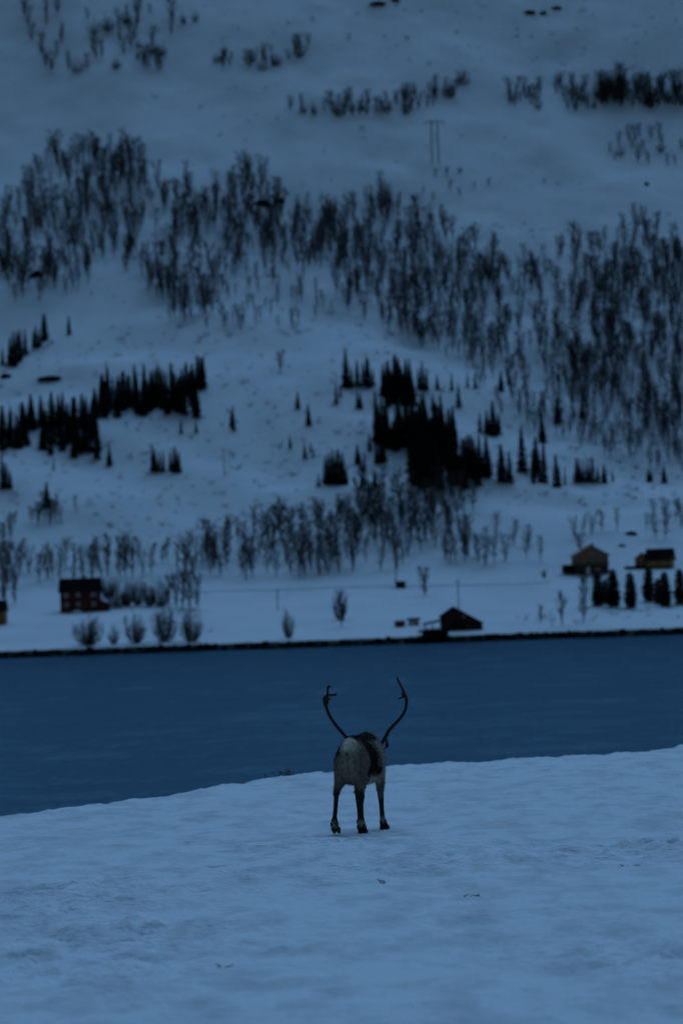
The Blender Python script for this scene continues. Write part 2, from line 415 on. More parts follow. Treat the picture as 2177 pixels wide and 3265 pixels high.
def spruce_variant(seed, wid=0.155, full=1.0, pw=.82):
    random.seed(seed); T = MB(); C = MB()
    T.tube([(0, 0, -.04), (random.gauss(0, .005), 0, .5), (0, 0, .99)], [.016, .010, .0015], 6)
    z = .05; 
    while z < .985:
        t = z; r = wid * (1 - t) ** pw * random.uniform(.78, 1.12) * (min(1, .55 + 1.6 * t) if pw < .6 else 1) + .008
        nb = max(5, int((7 + 7 * (1 - t)) * full))
        a0 = random.uniform(0, 6.28)
        for i in range(nb):
            a = a0 + 6.283 * i / nb + random.gauss(0, .16); L = r * random.uniform(.65, 1.2)
            dr = Vector((math.cos(a), math.sin(a), 0)); sd_ = Vector((-math.sin(a), math.cos(a), 0))
            droop = random.uniform(.10, .42) * L
            p0 = Vector((0, 0, z)); p1 = p0 + dr * L * .55 + Vector((0, 0, -.45 * droop)); p2 = p0 + dr * L + Vector((0, 0, -.75 * droop))
            wd = L * random.uniform(.20, .34) + .004
            C.add([p0, p1 + sd_ * wd - Vector((0, 0, wd * .5)), p2, p1 - sd_ * wd - Vector((0, 0, wd * .5)), p1 + Vector((0, 0, .004))], [(0, 1, 4), (1, 2, 4), (2, 3, 4), (3, 0, 4)])
            # hanging side twigs
            for h in range(2):
                u = random.uniform(.35, .95); q = p0.lerp(p2, u) + sd_ * random.uniform(-wd, wd) * .6
                C.add([q - dr * .012, q + dr * .012, q + Vector((random.gauss(0, .006), random.gauss(0, .006), -random.uniform(.02, .05)))], [(0, 1, 2)])
        z += random.uniform(.022, .036) * (1.15 - .45 * t)
    C.tri((0, 0, .95), (0, 0, 1.01), .012)
    return T, C
def shrub_variant(seed, wid=.45, n=16, tw=.012, ntw=12):
    random.seed(seed); T = MB(); C = MB()
    for i in range(n):
        a = random.uniform(0, 6.28); r = wid * math.sqrt(random.random())
        top = Vector((math.cos(a) * r, math.sin(a) * r, random.uniform(.45, 1.0) * (1 - .45 * (r / wid) ** 2)))
        b0 = Vector((math.cos(a) * r * .2, math.sin(a) * r * .2, -.06)); mid = b0.lerp(top, .45) + Vector((math.cos(a), math.sin(a), 0)) * r * .28
        T.tube([b0, mid, top], [.014, .009, .002], 3)
        for j in range(ntw):
            u = random.uniform(.12, 1); s0 = b0.lerp(mid, u / .5) if u < .5 else mid.lerp(top, (u - .5) / .5)
            d = Vector((random.gauss(0, .6), random.gauss(0, .6), random.uniform(.2, 1))).normalized() * random.uniform(.08, .22)
            C.tri(s0, s0 + d, tw * random.uniform(.7, 1.4))
            C.tri(s0 + d * .5, s0 + d * .5 + Vector((random.gauss(0, .1), random.gauss(0, .1), random.uniform(0, .14))), tw * .8)
    return T, C
BIRCH = [birch_variant(100 + i, 1 if i % 3 else 2, 1.0, .24 + .05 * (i % 3), .16 + .05 * (i % 2), 430, (.0065, .0115, .009)[i % 3]) for i in range(7)]
BIRCH_M = [(t.mesh('trunk', M['bark']), c.mesh('crown', M['twig'])) for t, c in BIRCH]
BIRCH_S = [birch_variant(130 + i, 1 if i % 3 else 2, 1.0, .24 + .06 * (i % 3), .14 + .05 * (i % 2), 270, (.0075, .0150, .0105)[(i + 1) % 3]) for i in range(7)]
SPR = [spruce_variant(200 + i, .135 + .02 * (i % 4)) for i in range(6)]
SPR_M = [(t.mesh('trunk', M['sbark']), c.mesh('crown', M['needle'])) for t, c in SPR]
SHR = [shrub_variant(300 + i, .35 + .08 * (i % 3), 16 + 2 * i) if i % 2 else birch_variant(300 + i, 3, 1.0, .40, .03, 520, .0105) for i in range(6)]
SHR_M = [(t.mesh('stems', M['shrub']), c.mesh('twigs', M['shrub'])) for t, c in SHR]
def plant(name, meshes, p, hm, wscale, label, cat, group=None, names=('trunk', 'crown'), rz=None):
    r = empty(name, p, random.uniform(0, 6.28) if rz is None else rz)
    for nm, me in zip(names, meshes):
        c = link(nm, me, r); c.scale = (hm * wscale, hm * wscale, hm)
        if nm == 'twigs': c['kind'] = 'stuff'
    tag(r, label, cat, group); return r
def inpoly(x, y, P):
    c = False; j = len(P) - 1
    for i in range(len(P)):
        if (P[i][1] > y) != (P[j][1] > y) and x < (P[j][0] - P[i][0]) * (y - P[i][1]) / (P[j][1] - P[i][1]) + P[i][0]: c = not c
        j = i
    return c
def sample(P, n, mind, seed, dens=None):
    rs = random.Random(seed); xs_ = [p[0] for p in P]; ys_ = [p[1] for p in P]; out_ = []; tries = 0
    while len(out_) < n and tries < n * 80:
        tries += 1; x = rs.uniform(min(xs_), max(xs_)); y = rs.uniform(min(ys_), max(ys_))
        if not inpoly(x, y, P): continue
        if dens and rs.random() > dens(x, y): continue
        if any(abs(x - a) < mind and abs(y - b_) < mind * .6 for a, b_ in out_): continue
        out_.append((x, y))
    return out_
random.seed(5)
# --- spruces: pixel of the foot, height in photo pixels
SP = []
def addsp(lst, label, group):
    for (x, y, h) in lst: SP.append((x, y, h, label, group))
def polysp(P, n, h0, h1, seed, mind, label, group):
    rs = random.Random(seed + 1)
    addsp([(x, y, rs.uniform(h0, h1)) for x, y in sample(P, n, mind, seed)], label, group)
polysp([(288,1330),(330,1285),(440,1275),(560,1262),(630,1262),(628,1335),(560,1322),(440,1332),(300,1345)], 44, 88, 128, 1, 11, 'dark spruce in the dense row on the left half of the slope', 'spruces of the dense row')
addsp([(632,1240,112),(650,1242,104),(615,1262,105),(642,1243,100)], 'dark spruce in the dense row on the left half of the slope', 'spruces of the dense row')
polysp([(0,1400),(60,1360),(255,1345),(300,1385),(325,1472),(240,1462),(100,1442),(0,1438)], 44, 80, 122, 2, 13, 'dark spruce in the loose stand below the dense spruce row', 'spruces of the loose stand')
addsp([(46,1169,118),(67,1145,98),(34,1165,90),(58,1155,100),(116,1112,70),(127,1108,60),(140,1090,95),(147,1082,88),(10,1165,60),(108,1108,55),(82,1132,85)], 'dark spruce on the snowy knoll below the birch wood', 'spruces on the knoll')
addsp([(221,1068,62)], 'single spruce standing apart at the end of the snowy knoll', None)
addsp([(10,1560,118),(35,1560,62),(22,1556,80)], 'thin dark spruce in the low group above the lone spruce', 'spruces of the low group')
addsp([(151,1620,86)], 'lone cone shaped spruce above the scrubby bank', None)
addsp([(487,1503,90),(510,1503,66),(496,1505,75),(522,1506,70),(560,1506,85),(572,1506,70),(545,1502,60)], 'dark spruce in the small cluster below the loose stand', 'spruces of the small cluster')
addsp([(578,1385,48),(626,1380,40),(350,1486,66),(172,1500,40)], 'small spruce on the slope under the dense row', 'small spruces below the dense row')
addsp([(745,1375,85),(738,1360,50)], 'slim spruce alone on open snow between the spruce groups', 'slim spruces on open snow')
addsp([(950,1306,56),(984,1356,72),(1072,1288,66),(1085,1268,45)], 'small pointed spruce on open snow left of the spruce wood', 'small pointed spruces')
addsp([(925,1430,46),(972,1462,50),(1000,1462,30),(990,1440,35)], 'little spruce on the open slope left of the spruce wood', 'little spruces')
addsp([(1052,1546,105),(1064,1546,120),(1080,1546,112),(1094,1546,108),(1040,1540,90),(1016,1552,42),(1105,1546,60)], 'dark spruce in the tight clump left of the spruce wood', 'spruces of the tight clump')
addsp([(1104,1238,128),(1140,1236,88),(1176,1236,92),(1158,1232,75),(1190,1232,60),(1122,1236,70),(1170,1232,92)], 'dark spruce in the upper left corner of the spruce wood', 'spruces of the wood corner')
polysp([(1215,1238),(1310,1238),(1320,1305),(1230,1305)], 20, 85, 115, 4, 10, 'dark spruce in the upper tier of the spruce wood', 'upper spruces of the wood')
addsp([(1262,1250,132),(1347,1246,98),(1360,1246,75),(1335,1240,70),(1394,1242,50),(1440,1245,55),(1462,1300,72),(1352,1310,70),(1380,1312,60),(1140,1304,64),(1150,1304,55),(1196,1298,58),(1178,1440,60)], 'dark spruce along the top of the spruce wood', 'upper spruces of the wood')
polysp([(1190,1402),(1300,1372),(1450,1385),(1470,1480),(1560,1520),(1660,1500),(1735,1505),(1735,1540),(1560,1548),(1450,1568),(1312,1562),(1300,1450),(1200,1430)], 100, 92, 138, 5, 11, 'dark spruce in the thick of the spruce wood', 'spruces of the wood')
addsp([(1150,1500,60),(1162,1505,65),(1140,1480,70),(1215,1480,85),(1225,1475,75),(1200,1478,70),(1160,1550,48),(1195,1548,52),(1150,1552,40)], 'dark spruce in the gap left of the thick spruce wood', 'spruces of the gap')
addsp([(1572,1390,112),(1552,1385,80),(1530,1380,65),(1590,1385,70)], 'broad spruce standing above the right end of the spruce wood', 'broad spruces')
addsp([(1597,1246,68),(1622,1228,45),(1490,1235,50),(1515,1238,48)], 'small spruce among birches above the spruce wood', 'small spruces among birches')
addsp([(1662,1410,60),(1728,1412,95),(1778,1350,92),(1855,1335,70)], 'tall slim spruce at the edge of the right birch wood', 'slim spruces of the birch edge')
addsp([(1773,1554,105),(1800,1548,52),(1782,1552,70),(1840,1540,80),(1862,1540,72),(1889,1540,86),(1875,1538,70),(1925,1540,66),(1952,1536,38),(1905,1538,50),(2066,1538,48),(2116,1540,58),(2075,1536,40),(1850,1538,60),(1720,1540,62),(1700,1542,74)], 'dark spruce in the row along the snowy ledge', 'spruces on the ledge')
def byheight(L):
    big = {}
    for a in L: big.setdefault(a[3], []).append(a[2])
    o_ = []
    for (x, y, h, lab, grp) in L:
        hs = sorted(big[lab])
        if len(hs) > 15 and grp:
            w_ = 'short' if h < hs[len(hs) // 3] else ('tall' if h > hs[2 * len(hs) // 3] else 'middling')
            lab = w_ + ' ' + lab; grp = w_ + ' ' + grp
        o_.append((x, y, h, lab, grp))
    return o_
SP = byheight(SP)
for i, (x, y, h, lab, grp) in enumerate(SP):
    p = hit(x, y); plant('spruce_tree', SPR_M[random.randrange(len(SPR_M))], p, px2m(h, p) * random.uniform(.95, 1.05), random.uniform(.85, 1.2), lab, 'spruce', grp)

# --- birches
def birches(P, n, h0, h1, seed, mind, label, group, dens=None):
    return [(x, y, random.uniform(h0, h1), label, group) for x, y in sample(P, n, mind, seed, dens)]
LOW = []
LOW += birches([(0,1800),(250,1790),(500,1790),(700,1760),(760,1800),(640,1850),(330,1850),(60,1880),(0,1900)], 62, 62, 105, 21, 12, 'bare birch in the belt of trees behind the red house', 'birches behind the red house')
LOW += birches([(640,1760),(800,1700),(1000,1690),(1250,1690),(1500,1740),(1560,1790),(1300,1810),(1050,1830),(820,1860),(700,1840)], 105, 70, 120, 22, 12, 'bare birch in the belt at the foot of the hill above the road', 'birches at the hill foot')
LOW += birches([(1060,1640),(1180,1580),(1480,1580),(1520,1640),(1480,1720),(1100,1720)], 62, 65, 110, 23, 12, 'bare birch in the wood just below the spruces', 'birches below the spruces')
LOW += birches([(1600,1700),(1750,1770),(1720,1800),(1540,1800),(1500,1740)], 9, 70, 95, 24, 20, 'bare birch in the thin line left of the tan gabled house', 'birches beside the gabled house')
LOW += birches([(0,1690),(60,1650),(240,1600),(285,1600),(200,1660),(100,1720),(0,1740)], 18, 45, 80, 25, 12, 'low bare birch on the scrubby bank around the lone spruce', 'birches on the bank')
LOW += birches([(1810,1690),(2177,1640),(2177,1740),(1990,1700),(1830,1740)], 14, 50, 85, 26, 24, 'bare birch standing on the slope above the two houses', 'birches above the houses')
for (x, y, h, lab, grp) in byheight(LOW):
    p = hit(x, y); plant('birch_tree', BIRCH_M[random.randrange(7)], p, px2m(h, p), random.uniform(.8, 1.25), lab, 'birch', grp)
# upper birch wood: nearest ones as trees, the rest as one wood
BAND = [(0,700),(60,600),(180,500),(300,470),(440,510),(520,620),(700,600),(760,560),(850,560),(930,660),(1080,690),(1200,640),(1330,690),(1480,740),(1560,840),(1650,860),(1760,800),(1900,760),(2010,720),(2080,740),(2177,830),(2177,1420),(2020,1380),(1850,1340),(1700,1290),(1500,1180),(1350,1110),(1240,1070),(1080,980),(1020,860),(840,820),(700,900),(690,980),(600,1040),(500,1010),(460,900),(330,830),(260,940),(120,960),(0,980)]
def band_d(x, y):
    d = .75 + .85 * float(fbm(x / 150., y / 130., 61, 3))
    if 560 < x < 1500: d += .25 * math.exp(-((y - (640 + (x - 560) * .32)) / 110.) ** 2)
    if x > 1850 and y > 900: d += .35
    if 250 < x < 440 and 430 < y < 800: d += .4
    if 1500 < x < 1800 and 1000 < y < 1250: d -= .1
    return max(.04, min(1, d))
UP = birches(BAND, 1280, 44, 98, 31, 6, 'bare birch in the broad wood on the upper hillside', 'birches of the upper wood', band_d)
UP += birches([(560,1000),(700,880),(860,820),(1000,860),(1060,1000),(900,1060),(700,1080)], 60, 32, 66, 33, 12, 'bare birch in the broad wood on the upper hillside', 'birches of the upper wood')
UP += birches([(1500,1200),(1700,1290),(2177,1420),(2177,1520),(1900,1450),(1600,1330)], 75, 40, 78, 34, 12, 'bare birch in the broad wood on the upper hillside', 'birches of the upper wood')
UP += [(x, y, h, 'bare birch in the broad wood on the upper hillside', 'birches of the upper wood') for x, y, h in [(2030,740,98),(1215,620,70),(1220,660,80),(895,1185,70),(1270,700,60)]]
hits = []
for (x, y, h, lab, grp) in UP:
    p = hit(x, y); hits.append((p, px2m(h, p), h, lab, grp))
hits.sort(key=lambda a: -a[2])
NI = 300 - len(LOW)
VV = []; FF = []; nv0 = 0
def tris(mb): return np.array(mb.v), np.array([(f[0], f[i], f[i + 1]) for f in mb.f for i in range(1, len(f) - 1)])
BSN = [(tris(t), tris(c)) for t, c in BIRCH_S]
for i, (p, hm, h, lab, grp) in enumerate(hits):
    k = random.randrange(7); ws = random.uniform(.8, 1.25)
    if i < NI:
        plant('birch_tree', BIRCH_M[k], p, hm, ws, lab.replace('bare birch', 'tall bare birch'), 'birch', grp); continue
    for TV, TF in BSN[k]:
        V = TV; a = random.uniform(0, 6.28); c, s = math.cos(a), math.sin(a)
        V = np.stack([(V[:, 0] * c - V[:, 1] * s) * hm * ws + p.x, (V[:, 0] * s + V[:, 1] * c) * hm * ws + p.y, V[:, 2] * hm + p.z], -1)
        VV.append(V); FF.append(TF + nv0); nv0 += len(V)
o = link('birch_wood', mesh_np('birch_wood', np.concatenate(VV), np.concatenate(FF), M['twig'])); tag(o, 'wood of smaller bare birches spread over the upper hillside', 'birch wood', kind='stuff')

# --- shrubs on the high slope
D = []
def shrubs(P, n, h0, h1, seed, mind, label, group):
    for x, y in sample(P, n, mind, seed): D.append((x, y, random.uniform(h0, h1), label, group))
shrubs([(60,40),(330,0),(640,10),(620,120),(380,220),(180,250),(80,150)], 46, 30, 70, 41, 16, 'bare mountain shrub in the scattered patch high on the slope above the birches', 'shrubs high above the birches')
shrubs([(440,200),(520,170),(530,230),(460,250)], 8, 35, 60, 42, 8, 'bare mountain shrub in the scattered patch high on the slope above the birches', 'shrubs high above the birches')
shrubs([(680,180),(820,170),(985,130),(990,180),(830,230),(700,220)], 24, 24, 58, 43, 9, 'bare mountain shrub in the short line on open snow below the ridge rocks', 'shrubs of the short line')
shrubs([(920,345),(1080,335),(1260,315),(1490,255),(1500,290),(1300,370),(1060,375),(920,370)], 64, 24, 56, 44, 8, 'low bare shrub in the long strip beside the double pole pylon', 'shrubs beside the pylon')
shrubs([(1600,290),(1780,260),(1900,280),(1890,360),(1760,360),(1620,340)], 34, 25, 60, 45, 11, 'low bare shrub in the loose strip right of the pylon', 'shrubs right of the pylon')
shrubs([(1890,300),(1960,270),(2177,290),(2177,345),(1920,345)], 62, 40, 82, 46, 7, 'dark shrub in the dense thicket high on the right slope', 'shrubs of the thicket')
shrubs([(1860,400),(2000,440),(2177,420),(2177,540),(2040,540),(1960,520)], 18, 28, 60, 47, 14, 'bare shrub in the loose group below the dense thicket', 'shrubs below the thicket')
shrubs([(1300,560),(1500,540),(1900,600),(2060,580),(1700,700),(1350,640)], 10, 14, 32, 48, 30, 'small bare shrub on the open snow between thicket and birch wood', 'shrubs on open snow')
for (x, y, h, lab, grp) in D[:300]:
    p = hit(x, y); plant('shrub', SHR_M[random.choice((0, 2, 4, 0, 2, 4, 1, 3))], p, px2m(h, p), random.uniform(.7, 1.3), lab, 'shrub', grp, ('stems', 'twigs'))
# undergrowth specks in the snow, beyond counting
spots = []
for P, n_, sd_ in (([(0,1130),(700,960),(1100,1000),(1600,1200),(2177,1480),(2177,1660),(1500,1600),(1000,1690),(400,1790),(0,1640)], 900, 51),
               ([(640,0),(2177,0),(2177,230),(1500,230),(1050,170),(640,150)], 110, 52), ([(0,250),(900,250),(2177,380),(2177,700),(1300,560),(600,420)], 60, 53),
               ([(0,500),(900,540),(2177,800),(2177,1400),(1300,1000),(0,960)], 500, 54), ([(250,1990),(700,1990),(700,2060),(250,2070)], 20, 55), ([(1650,1960),(2177,1930),(2177,1990),(1650,2000)], 30, 56)):
    spots += [(x, y, random.uniform(.25, .9) if y > 250 else random.uniform(.3, 1.0)) for x, y in sample(P, n_, 5, sd_)]
ub = MB(); random.seed(9)
for x, y, r in spots:
    p = hit(x, y); 
    r *= random.choice((.9, 1.3, 1.8, 2.6)); a_ = random.uniform(.5, 1.6)
    for j in range(14):
        a = random.uniform(0, 6.28); q = p + Vector((math.cos(a) * r * a_, math.sin(a) * r, random.uniform(.3, 1.5) * r))
        ub.tri(p + Vector((random.gauss(0, .35) * r, random.gauss(0, .3) * r, -.1)), q, .045 * (.5 + r))
o = ub.build('undergrowth', M['shrub']); tag(o, 'low twigs and heather poking through the hillside snow', 'undergrowth', kind='stuff')

# ridge rocks showing through the snow at the top and one dark outcrop in the birches
rk = 0
for (x, y, wpx, hpx, lab) in [(1205,14,60,9,'dark flat rock outcrop at the very top of the slope'),(1260,4,30,8,'small dark rock outcrop beside the flat one at the top'),(1690,44,42,10,'dark flat rock on the high right slope'),(1730,46,26,9,'short dark rock next to the flat one on the high right slope'),(1775,30,34,8,'dark rock slab above the pair on the high right slope'),
        (835,656,56,16,'dark rock outcrop in the middle of the birch wood'),(890,648,44,13,'smaller dark rock beside the outcrop in the birch wood'),(120,882,44,18,'dark boulder under the birches by the knoll'),(160,1212,80,12,'long dark rock ledge above the loose spruces'),(20,1205,36,12,'dark rock ledge under the knoll spruces'),(2060,592,16,10,'single dark boulder on open snow above the tall birch'),(2010,1704,40,9,'low dark stone hump above the dark roofed house'),(1980,1742,24,7,'small dark stone between the two houses')]:
    p = hit(x, y); a = px2m(wpx, p) / 2; c = px2m(hpx, p)
    bm = bmesh.new(); bmesh.ops.create_icosphere(bm, subdivisions=2, radius=1)
    for v in bm.verts:
        f = 1 + .35 * float(fbm(v.co.x * 1.3 + rk * 7, v.co.y * 1.3 + v.co.z * 2, 70 + rk, 2))
        v.co = Vector((v.co.x * a * f, v.co.y * a * .6 * f, v.co.z * c * .9 * f + c * .15))
    me = bpy.data.meshes.new('rock'); bm.to_mesh(me); bm.free(); me.materials.append(M['rock'])
    o = link('rock', me); o.location = p; tag(o, lab, 'rock'); rk += 1

# --- bare trees and bushes on the shore field, each placed on its own
def solo(kind, x, y, h, wpx, lab, cat, group=None, i=0):
    p = hit(x, y); hm = px2m(h, p)
    if kind == 'birch': plant('birch_tree', SOLO_B[i % 4], p, hm, wpx / h / .55, lab, cat, group)
    elif kind == 'bush': plant('bush', SOLO_S[i % 4], p, hm * 1.2, wpx / h / 1.0, lab, cat, group, ('stems', 'twigs'))
SB = [birch_variant(400 + i, 1 + i % 2, 1.0, .32, .12, 520, .014) for i in range(4)]
SOLO_B = [(t.mesh('trunk', M['bark']), c.mesh('crown', M['twig'])) for t, c in SB]
SS = [shrub_variant(420 + i, .42, 32, .011, 22) for i in range(4)]
SOLO_S = [(t.mesh('stems', M['shrub']), c.mesh('twigs', M['shrub'])) for t, c in SS]
random.seed(77)
solo('bush', 280, 2056, 92, 105, 'wide bare bush on the shore below the red house', 'bush', None, 0)
solo('bush', 364, 2054, 60, 34, 'small bare bush between the wide bush and its neighbour', 'bush', None, 1)
solo('bush', 430, 2050, 92, 76, 'rounded bare bush on the shore right of the small one', 'bush', None, 2)
solo('bush', 525, 2046, 112, 90, 'tall bare bush in the pair at the end of the shore bushes', 'bush', 'pair of tall shore bushes', 3)
solo('bush', 608, 2046, 115, 78, 'tall bare bush in the pair at the end of the shore bushes', 'bush', 'pair of tall shore bushes', 1)
solo('bush', 921, 2034, 92, 42, 'upright bare bush alone on the snow near the shore', 'bush', None, 0)
solo('birch', 1088, 1998, 108, 54, 'dark full crowned tree alone on the open shore field', 'tree', None, 0)
solo('bush', 1088, 1975, 85, 52, 'dense dark twigs around the lone tree on the shore field', 'bush', None, 2)
solo('birch', 1353, 1898, 90, 52, 'bare birch beside the road next to the dark hut', 'birch', None, 1)
solo('birch', 1722, 1986, 56, 30, 'small bare birch near the shore left of its taller neighbours', 'birch', None, 2)
solo('birch', 1792, 1994, 108, 42, 'slim bare birch on the shore between a small and a tall one', 'birch', None, 3)
solo('birch', 1860, 1986, 142, 60, 'tall bare birch on the shore at the end of the evergreen row', 'birch', None, 0)
solo('birch', 1848, 1760, 62, 40, 'bare tree rising behind the tan gabled house', 'birch', None, 1)
solo('bush', 1735, 1842, 26, 20, 'tiny dark bush left of the carport', 'bush', None, 3)
for i, (x, y, h, wp) in enumerate([(345,1905,62,70),(372,1938,86,62),(405,1932,76,60),(440,1930,84,60),(478,1932,80,60),(515,1934,84,60)]):
    solo('bush', x, y, h, wp, 'bushy bare hedge shrub beside the lean-to of the red house', 'bush', 'hedge beside the red house', i)
for i, (x, y, h, wp) in enumerate([(540,1935,96,46),(562,1938,105,48),(583,1938,115,50),(605,1935,122,50),(632,1940,105,48)]):
    solo('birch', x, y, h, wp, 'bare birch in the row at the end of the hedge', 'birch', 'birches at the hedge end', i)
for i, (x, y, h, wp) in enumerate([(20,1930,110,44),(48,1926,100,40),(8,1922,90,40)]):
    solo('birch', x, y, h, wp, 'bare birch behind the yellow house', 'birch', 'birches behind the yellow house', i)
# evergreen row below the two houses
EV = [spruce_variant(500 + i, .19, 1.3, .40) for i in range(3)]
EV_M = [(t.mesh('trunk', M['sbark']), c.mesh('crown', M['needle'])) for t, c in EV]
for i, (x, y, h) in enumerate([(1905,1932,112),(1955,1936,125),(2010,1938,116),(2068,1918,112),(2120,1934,114),(2168,1928,116),(1930,1925,80),(2098,1926,84)]):
    p = hit(x, y); plant('evergreen_tree', EV_M[i % 3], p, px2m(h, p), 1.35, 'dark evergreen in the planted row below the two ochre houses', 'evergreen', 'evergreens in the planted row')

# ------------------------------------------------------------------ buildings
def window(parent, cx, z0, w_, h_, yf, glass='glass', fr='frame', side=None):
    """window on the front (y = yf) or on the left gable (side = x)"""
    t = .09; fb = MB(); gb = MB()
    if side is None:
        for a, b_ in (((cx - w_/2, yf - .06, z0), (cx - w_/2 + t, yf + .03, z0 + h_)), ((cx + w_/2 - t, yf - .06, z0), (cx + w_/2, yf + .03, z0 + h_)),
                      ((cx - w_/2 + t, yf - .06, z0), (cx + w_/2 - t, yf + .03, z0 + t)), ((cx - w_/2 + t, yf - .06, z0 + h_ - t), (cx + w_/2 - t, yf + .03, z0 + h_)),
                      ((cx - .035, yf - .055, z0 + t), (cx + .035, yf + .02, z0 + h_ - t))): fb.box(a, b_)
        gb.box((cx - w_/2 + t, yf - .03, z0 + t), (cx + w_/2 - t, yf + .01, z0 + h_ - t))
    else:
        X = side
        for a, b_ in (((X - .06, cx - w_/2, z0), (X + .03, cx - w_/2 + t, z0 + h_)), ((X - .06, cx + w_/2 - t, z0), (X + .03, cx + w_/2, z0 + h_)),
                      ((X - .06, cx - w_/2 + t, z0), (X + .03, cx + w_/2 - t, z0 + t)), ((X - .06, cx - w_/2 + t, z0 + h_ - t), (X + .03, cx + w_/2 - t, z0 + h_))): fb.box(a, b_)
        gb.box((X - .03, cx - w_/2 + t, z0 + t), (X + .01, cx + w_/2 - t, z0 + h_ - t))
    f = fb.build('window', M[fr], parent); gb.build('pane', M[glass], f)
def door(parent, cx, z0, w_, h_, yf, mt='brown'):
    d = MB(); d.box((cx - w_/2, yf - .05, z0), (cx + w_/2, yf + .03, z0 + h_)); o_ = d.build('door', M[mt], parent)
    k = MB(); k.box((cx + w_/2 - .18, yf - .10, z0 + 1.0), (cx + w_/2 - .08, yf - .051, z0 + 1.08)); k.build('handle', M['metal'], o_)
def roof_x(parent, x0, x1, dep, eave, ridge, ov=.45, th=.22, mt='roof'):   # ridge along x
    r = MB(); yr = dep / 2; s = (ridge - eave) / yr
    r.prism_x([(-ov, eave - s * ov), (yr, ridge), (yr, ridge + th), (-ov, eave - s * ov + th)], x0 - ov, x1 + ov)
    r.prism_x([(dep + ov, eave - s * ov), (dep + ov, eave - s * ov + th), (yr + .001, ridge + th), (yr + .001, ridge)], x0 - ov, x1 + ov)
    return r.build('roof', M[mt], parent)
def roof_y(parent, x0, xr, x1, y0, y1, e0, ridge, e1, ov=.4, th=.2, mt='roof'):   # ridge along y, uneven eaves allowed
    r = MB(); s0 = (ridge - e0) / (xr - x0); s1 = (ridge - e1) / (x1 - xr)
    r.prism([(x0 - ov, e0 - s0 * ov), (xr, ridge), (xr, ridge + th), (x0 - ov, e0 - s0 * ov + th)], y0 - ov, y1 + ov)
    r.prism([(xr + .001, ridge), (x1 + ov, e1 - s1 * ov), (x1 + ov, e1 - s1 * ov + th), (xr + .001, ridge + th)], y0 - ov, y1 + ov)
    return r.build('roof', M[mt], parent)
def chimney(roof, x, y, z0, z1, s=.35):
    c = MB(); c.box((x - s, y - s, z0), (x + s, y + s, z1)); c.box((x - s - .07, y - s - .07, z1), (x + s + .07, y + s + .07, z1 + .12)); c.build('chimney', M['concrete'], roof)
def plinth(parent, x0, x1, y0, y1, mt='concrete'):
    b_ = MB(); b_.box((x0 - .05, y0 - .05, -2.2), (x1 + .05, y1 + .05, .35)); b_.build('foundation', M[mt], parent)

# red house
p = hit(256, 1953); h = empty('red_house', p, math.radians(-1))
x0, x1, dp_, ev, rg = -5.05, 5.05, 7.4, 5.6, 8.75
plinth(h, x0, x1, 0, dp_)
b = MB(); b.prism_x([(0, .35), (dp_, .35), (dp_, ev), (dp_/2, rg), (0, ev)], x0, x1); b.build('wall', M['red'], h)
rf = roof_x(h, x0, x1, dp_, ev, rg); chimney(rf, 1.2, dp_/2, rg - .3, rg + .75)
for cx in (-3.45, -.35, 3.6):
    for z0 in (1.45, 3.95): window(h, cx, z0, 1.25, 1.25, 0)
door(h, 1.4, .4, 1.0, 2.1, 0)
b = MB(); b.box((.7, -1.3, -1.2), (2.1, -.06, .38)); b.box((.7, -1.7, -1.2), (2.1, -1.31, .12)); b.build('steps', M['concrete'], h)
b = MB(); b.prism([(x1 + .005, -1.5), (x1 + 2.5, -1.5), (x1 + 2.5, 1.75), (x1 + .005, 3.0)], .6, dp_ - .6); le = b.build('lean_to', M['red'], h)
b = MB(); b.prism([(x1 + .01, 3.01), (x1 + 2.75, 1.66), (x1 + 2.75, 1.84), (x1 + .01, 3.19)], .3, dp_ - .3); b.build('lean_to_roof', M['roof'], le)
tag(h, 'dark red two storey farmhouse with six windows and a lean-to', 'house')
# snow heap by its wall
p2 = hit(247, 1956)
bm = bmesh.new(); bmesh.ops.create_icosphere(bm, subdivisions=3, radius=1)
for v in bm.verts:
    f = 1 + .25 * float(fbm(v.co.x * 1.7, v.co.y * 1.7 + v.co.z, 91, 2)); v.co = Vector((v.co.x * 1.5 * f, v.co.y * .8 * f, v.co.z * .95 * f))
me = bpy.data.meshes.new('snow_heap'); bm.to_mesh(me); bm.free(); me.materials.append(M['snow_near']); me.polygons.foreach_set('use_smooth', np.ones(len(me.polygons), bool))
o = link('snow_heap', me); o.location = p2 + Vector((0, -.6, 0)); tag(o, 'heap of cleared snow against the wall of the red farmhouse', 'snow heap')

# yellow house cut by the frame
p = hit(-40, 1994); h = empty('yellow_house', p, math.radians(0))
x0, x1, dp_, ev, rg = -4.6, 4.6, 7, 3.5, 6.0
plinth(h, x0, x1, 0, dp_)
b = MB(); b.prism_x([(0, .35), (dp_, .35), (dp_, ev), (dp_/2, rg), (0, ev)], x0, x1); b.build('wall', M['ochre'], h)
rf = roof_x(h, x0, x1, dp_, ev, rg, ov=.3); chimney(rf, -1, dp_/2, rg - .3, rg + .8)
for cx in (-3, 0): window(h, cx, 1.5, 1.2, 1.2, 0)
tag(h, 'yellow ochre house with dark roof left of the red farmhouse', 'house')

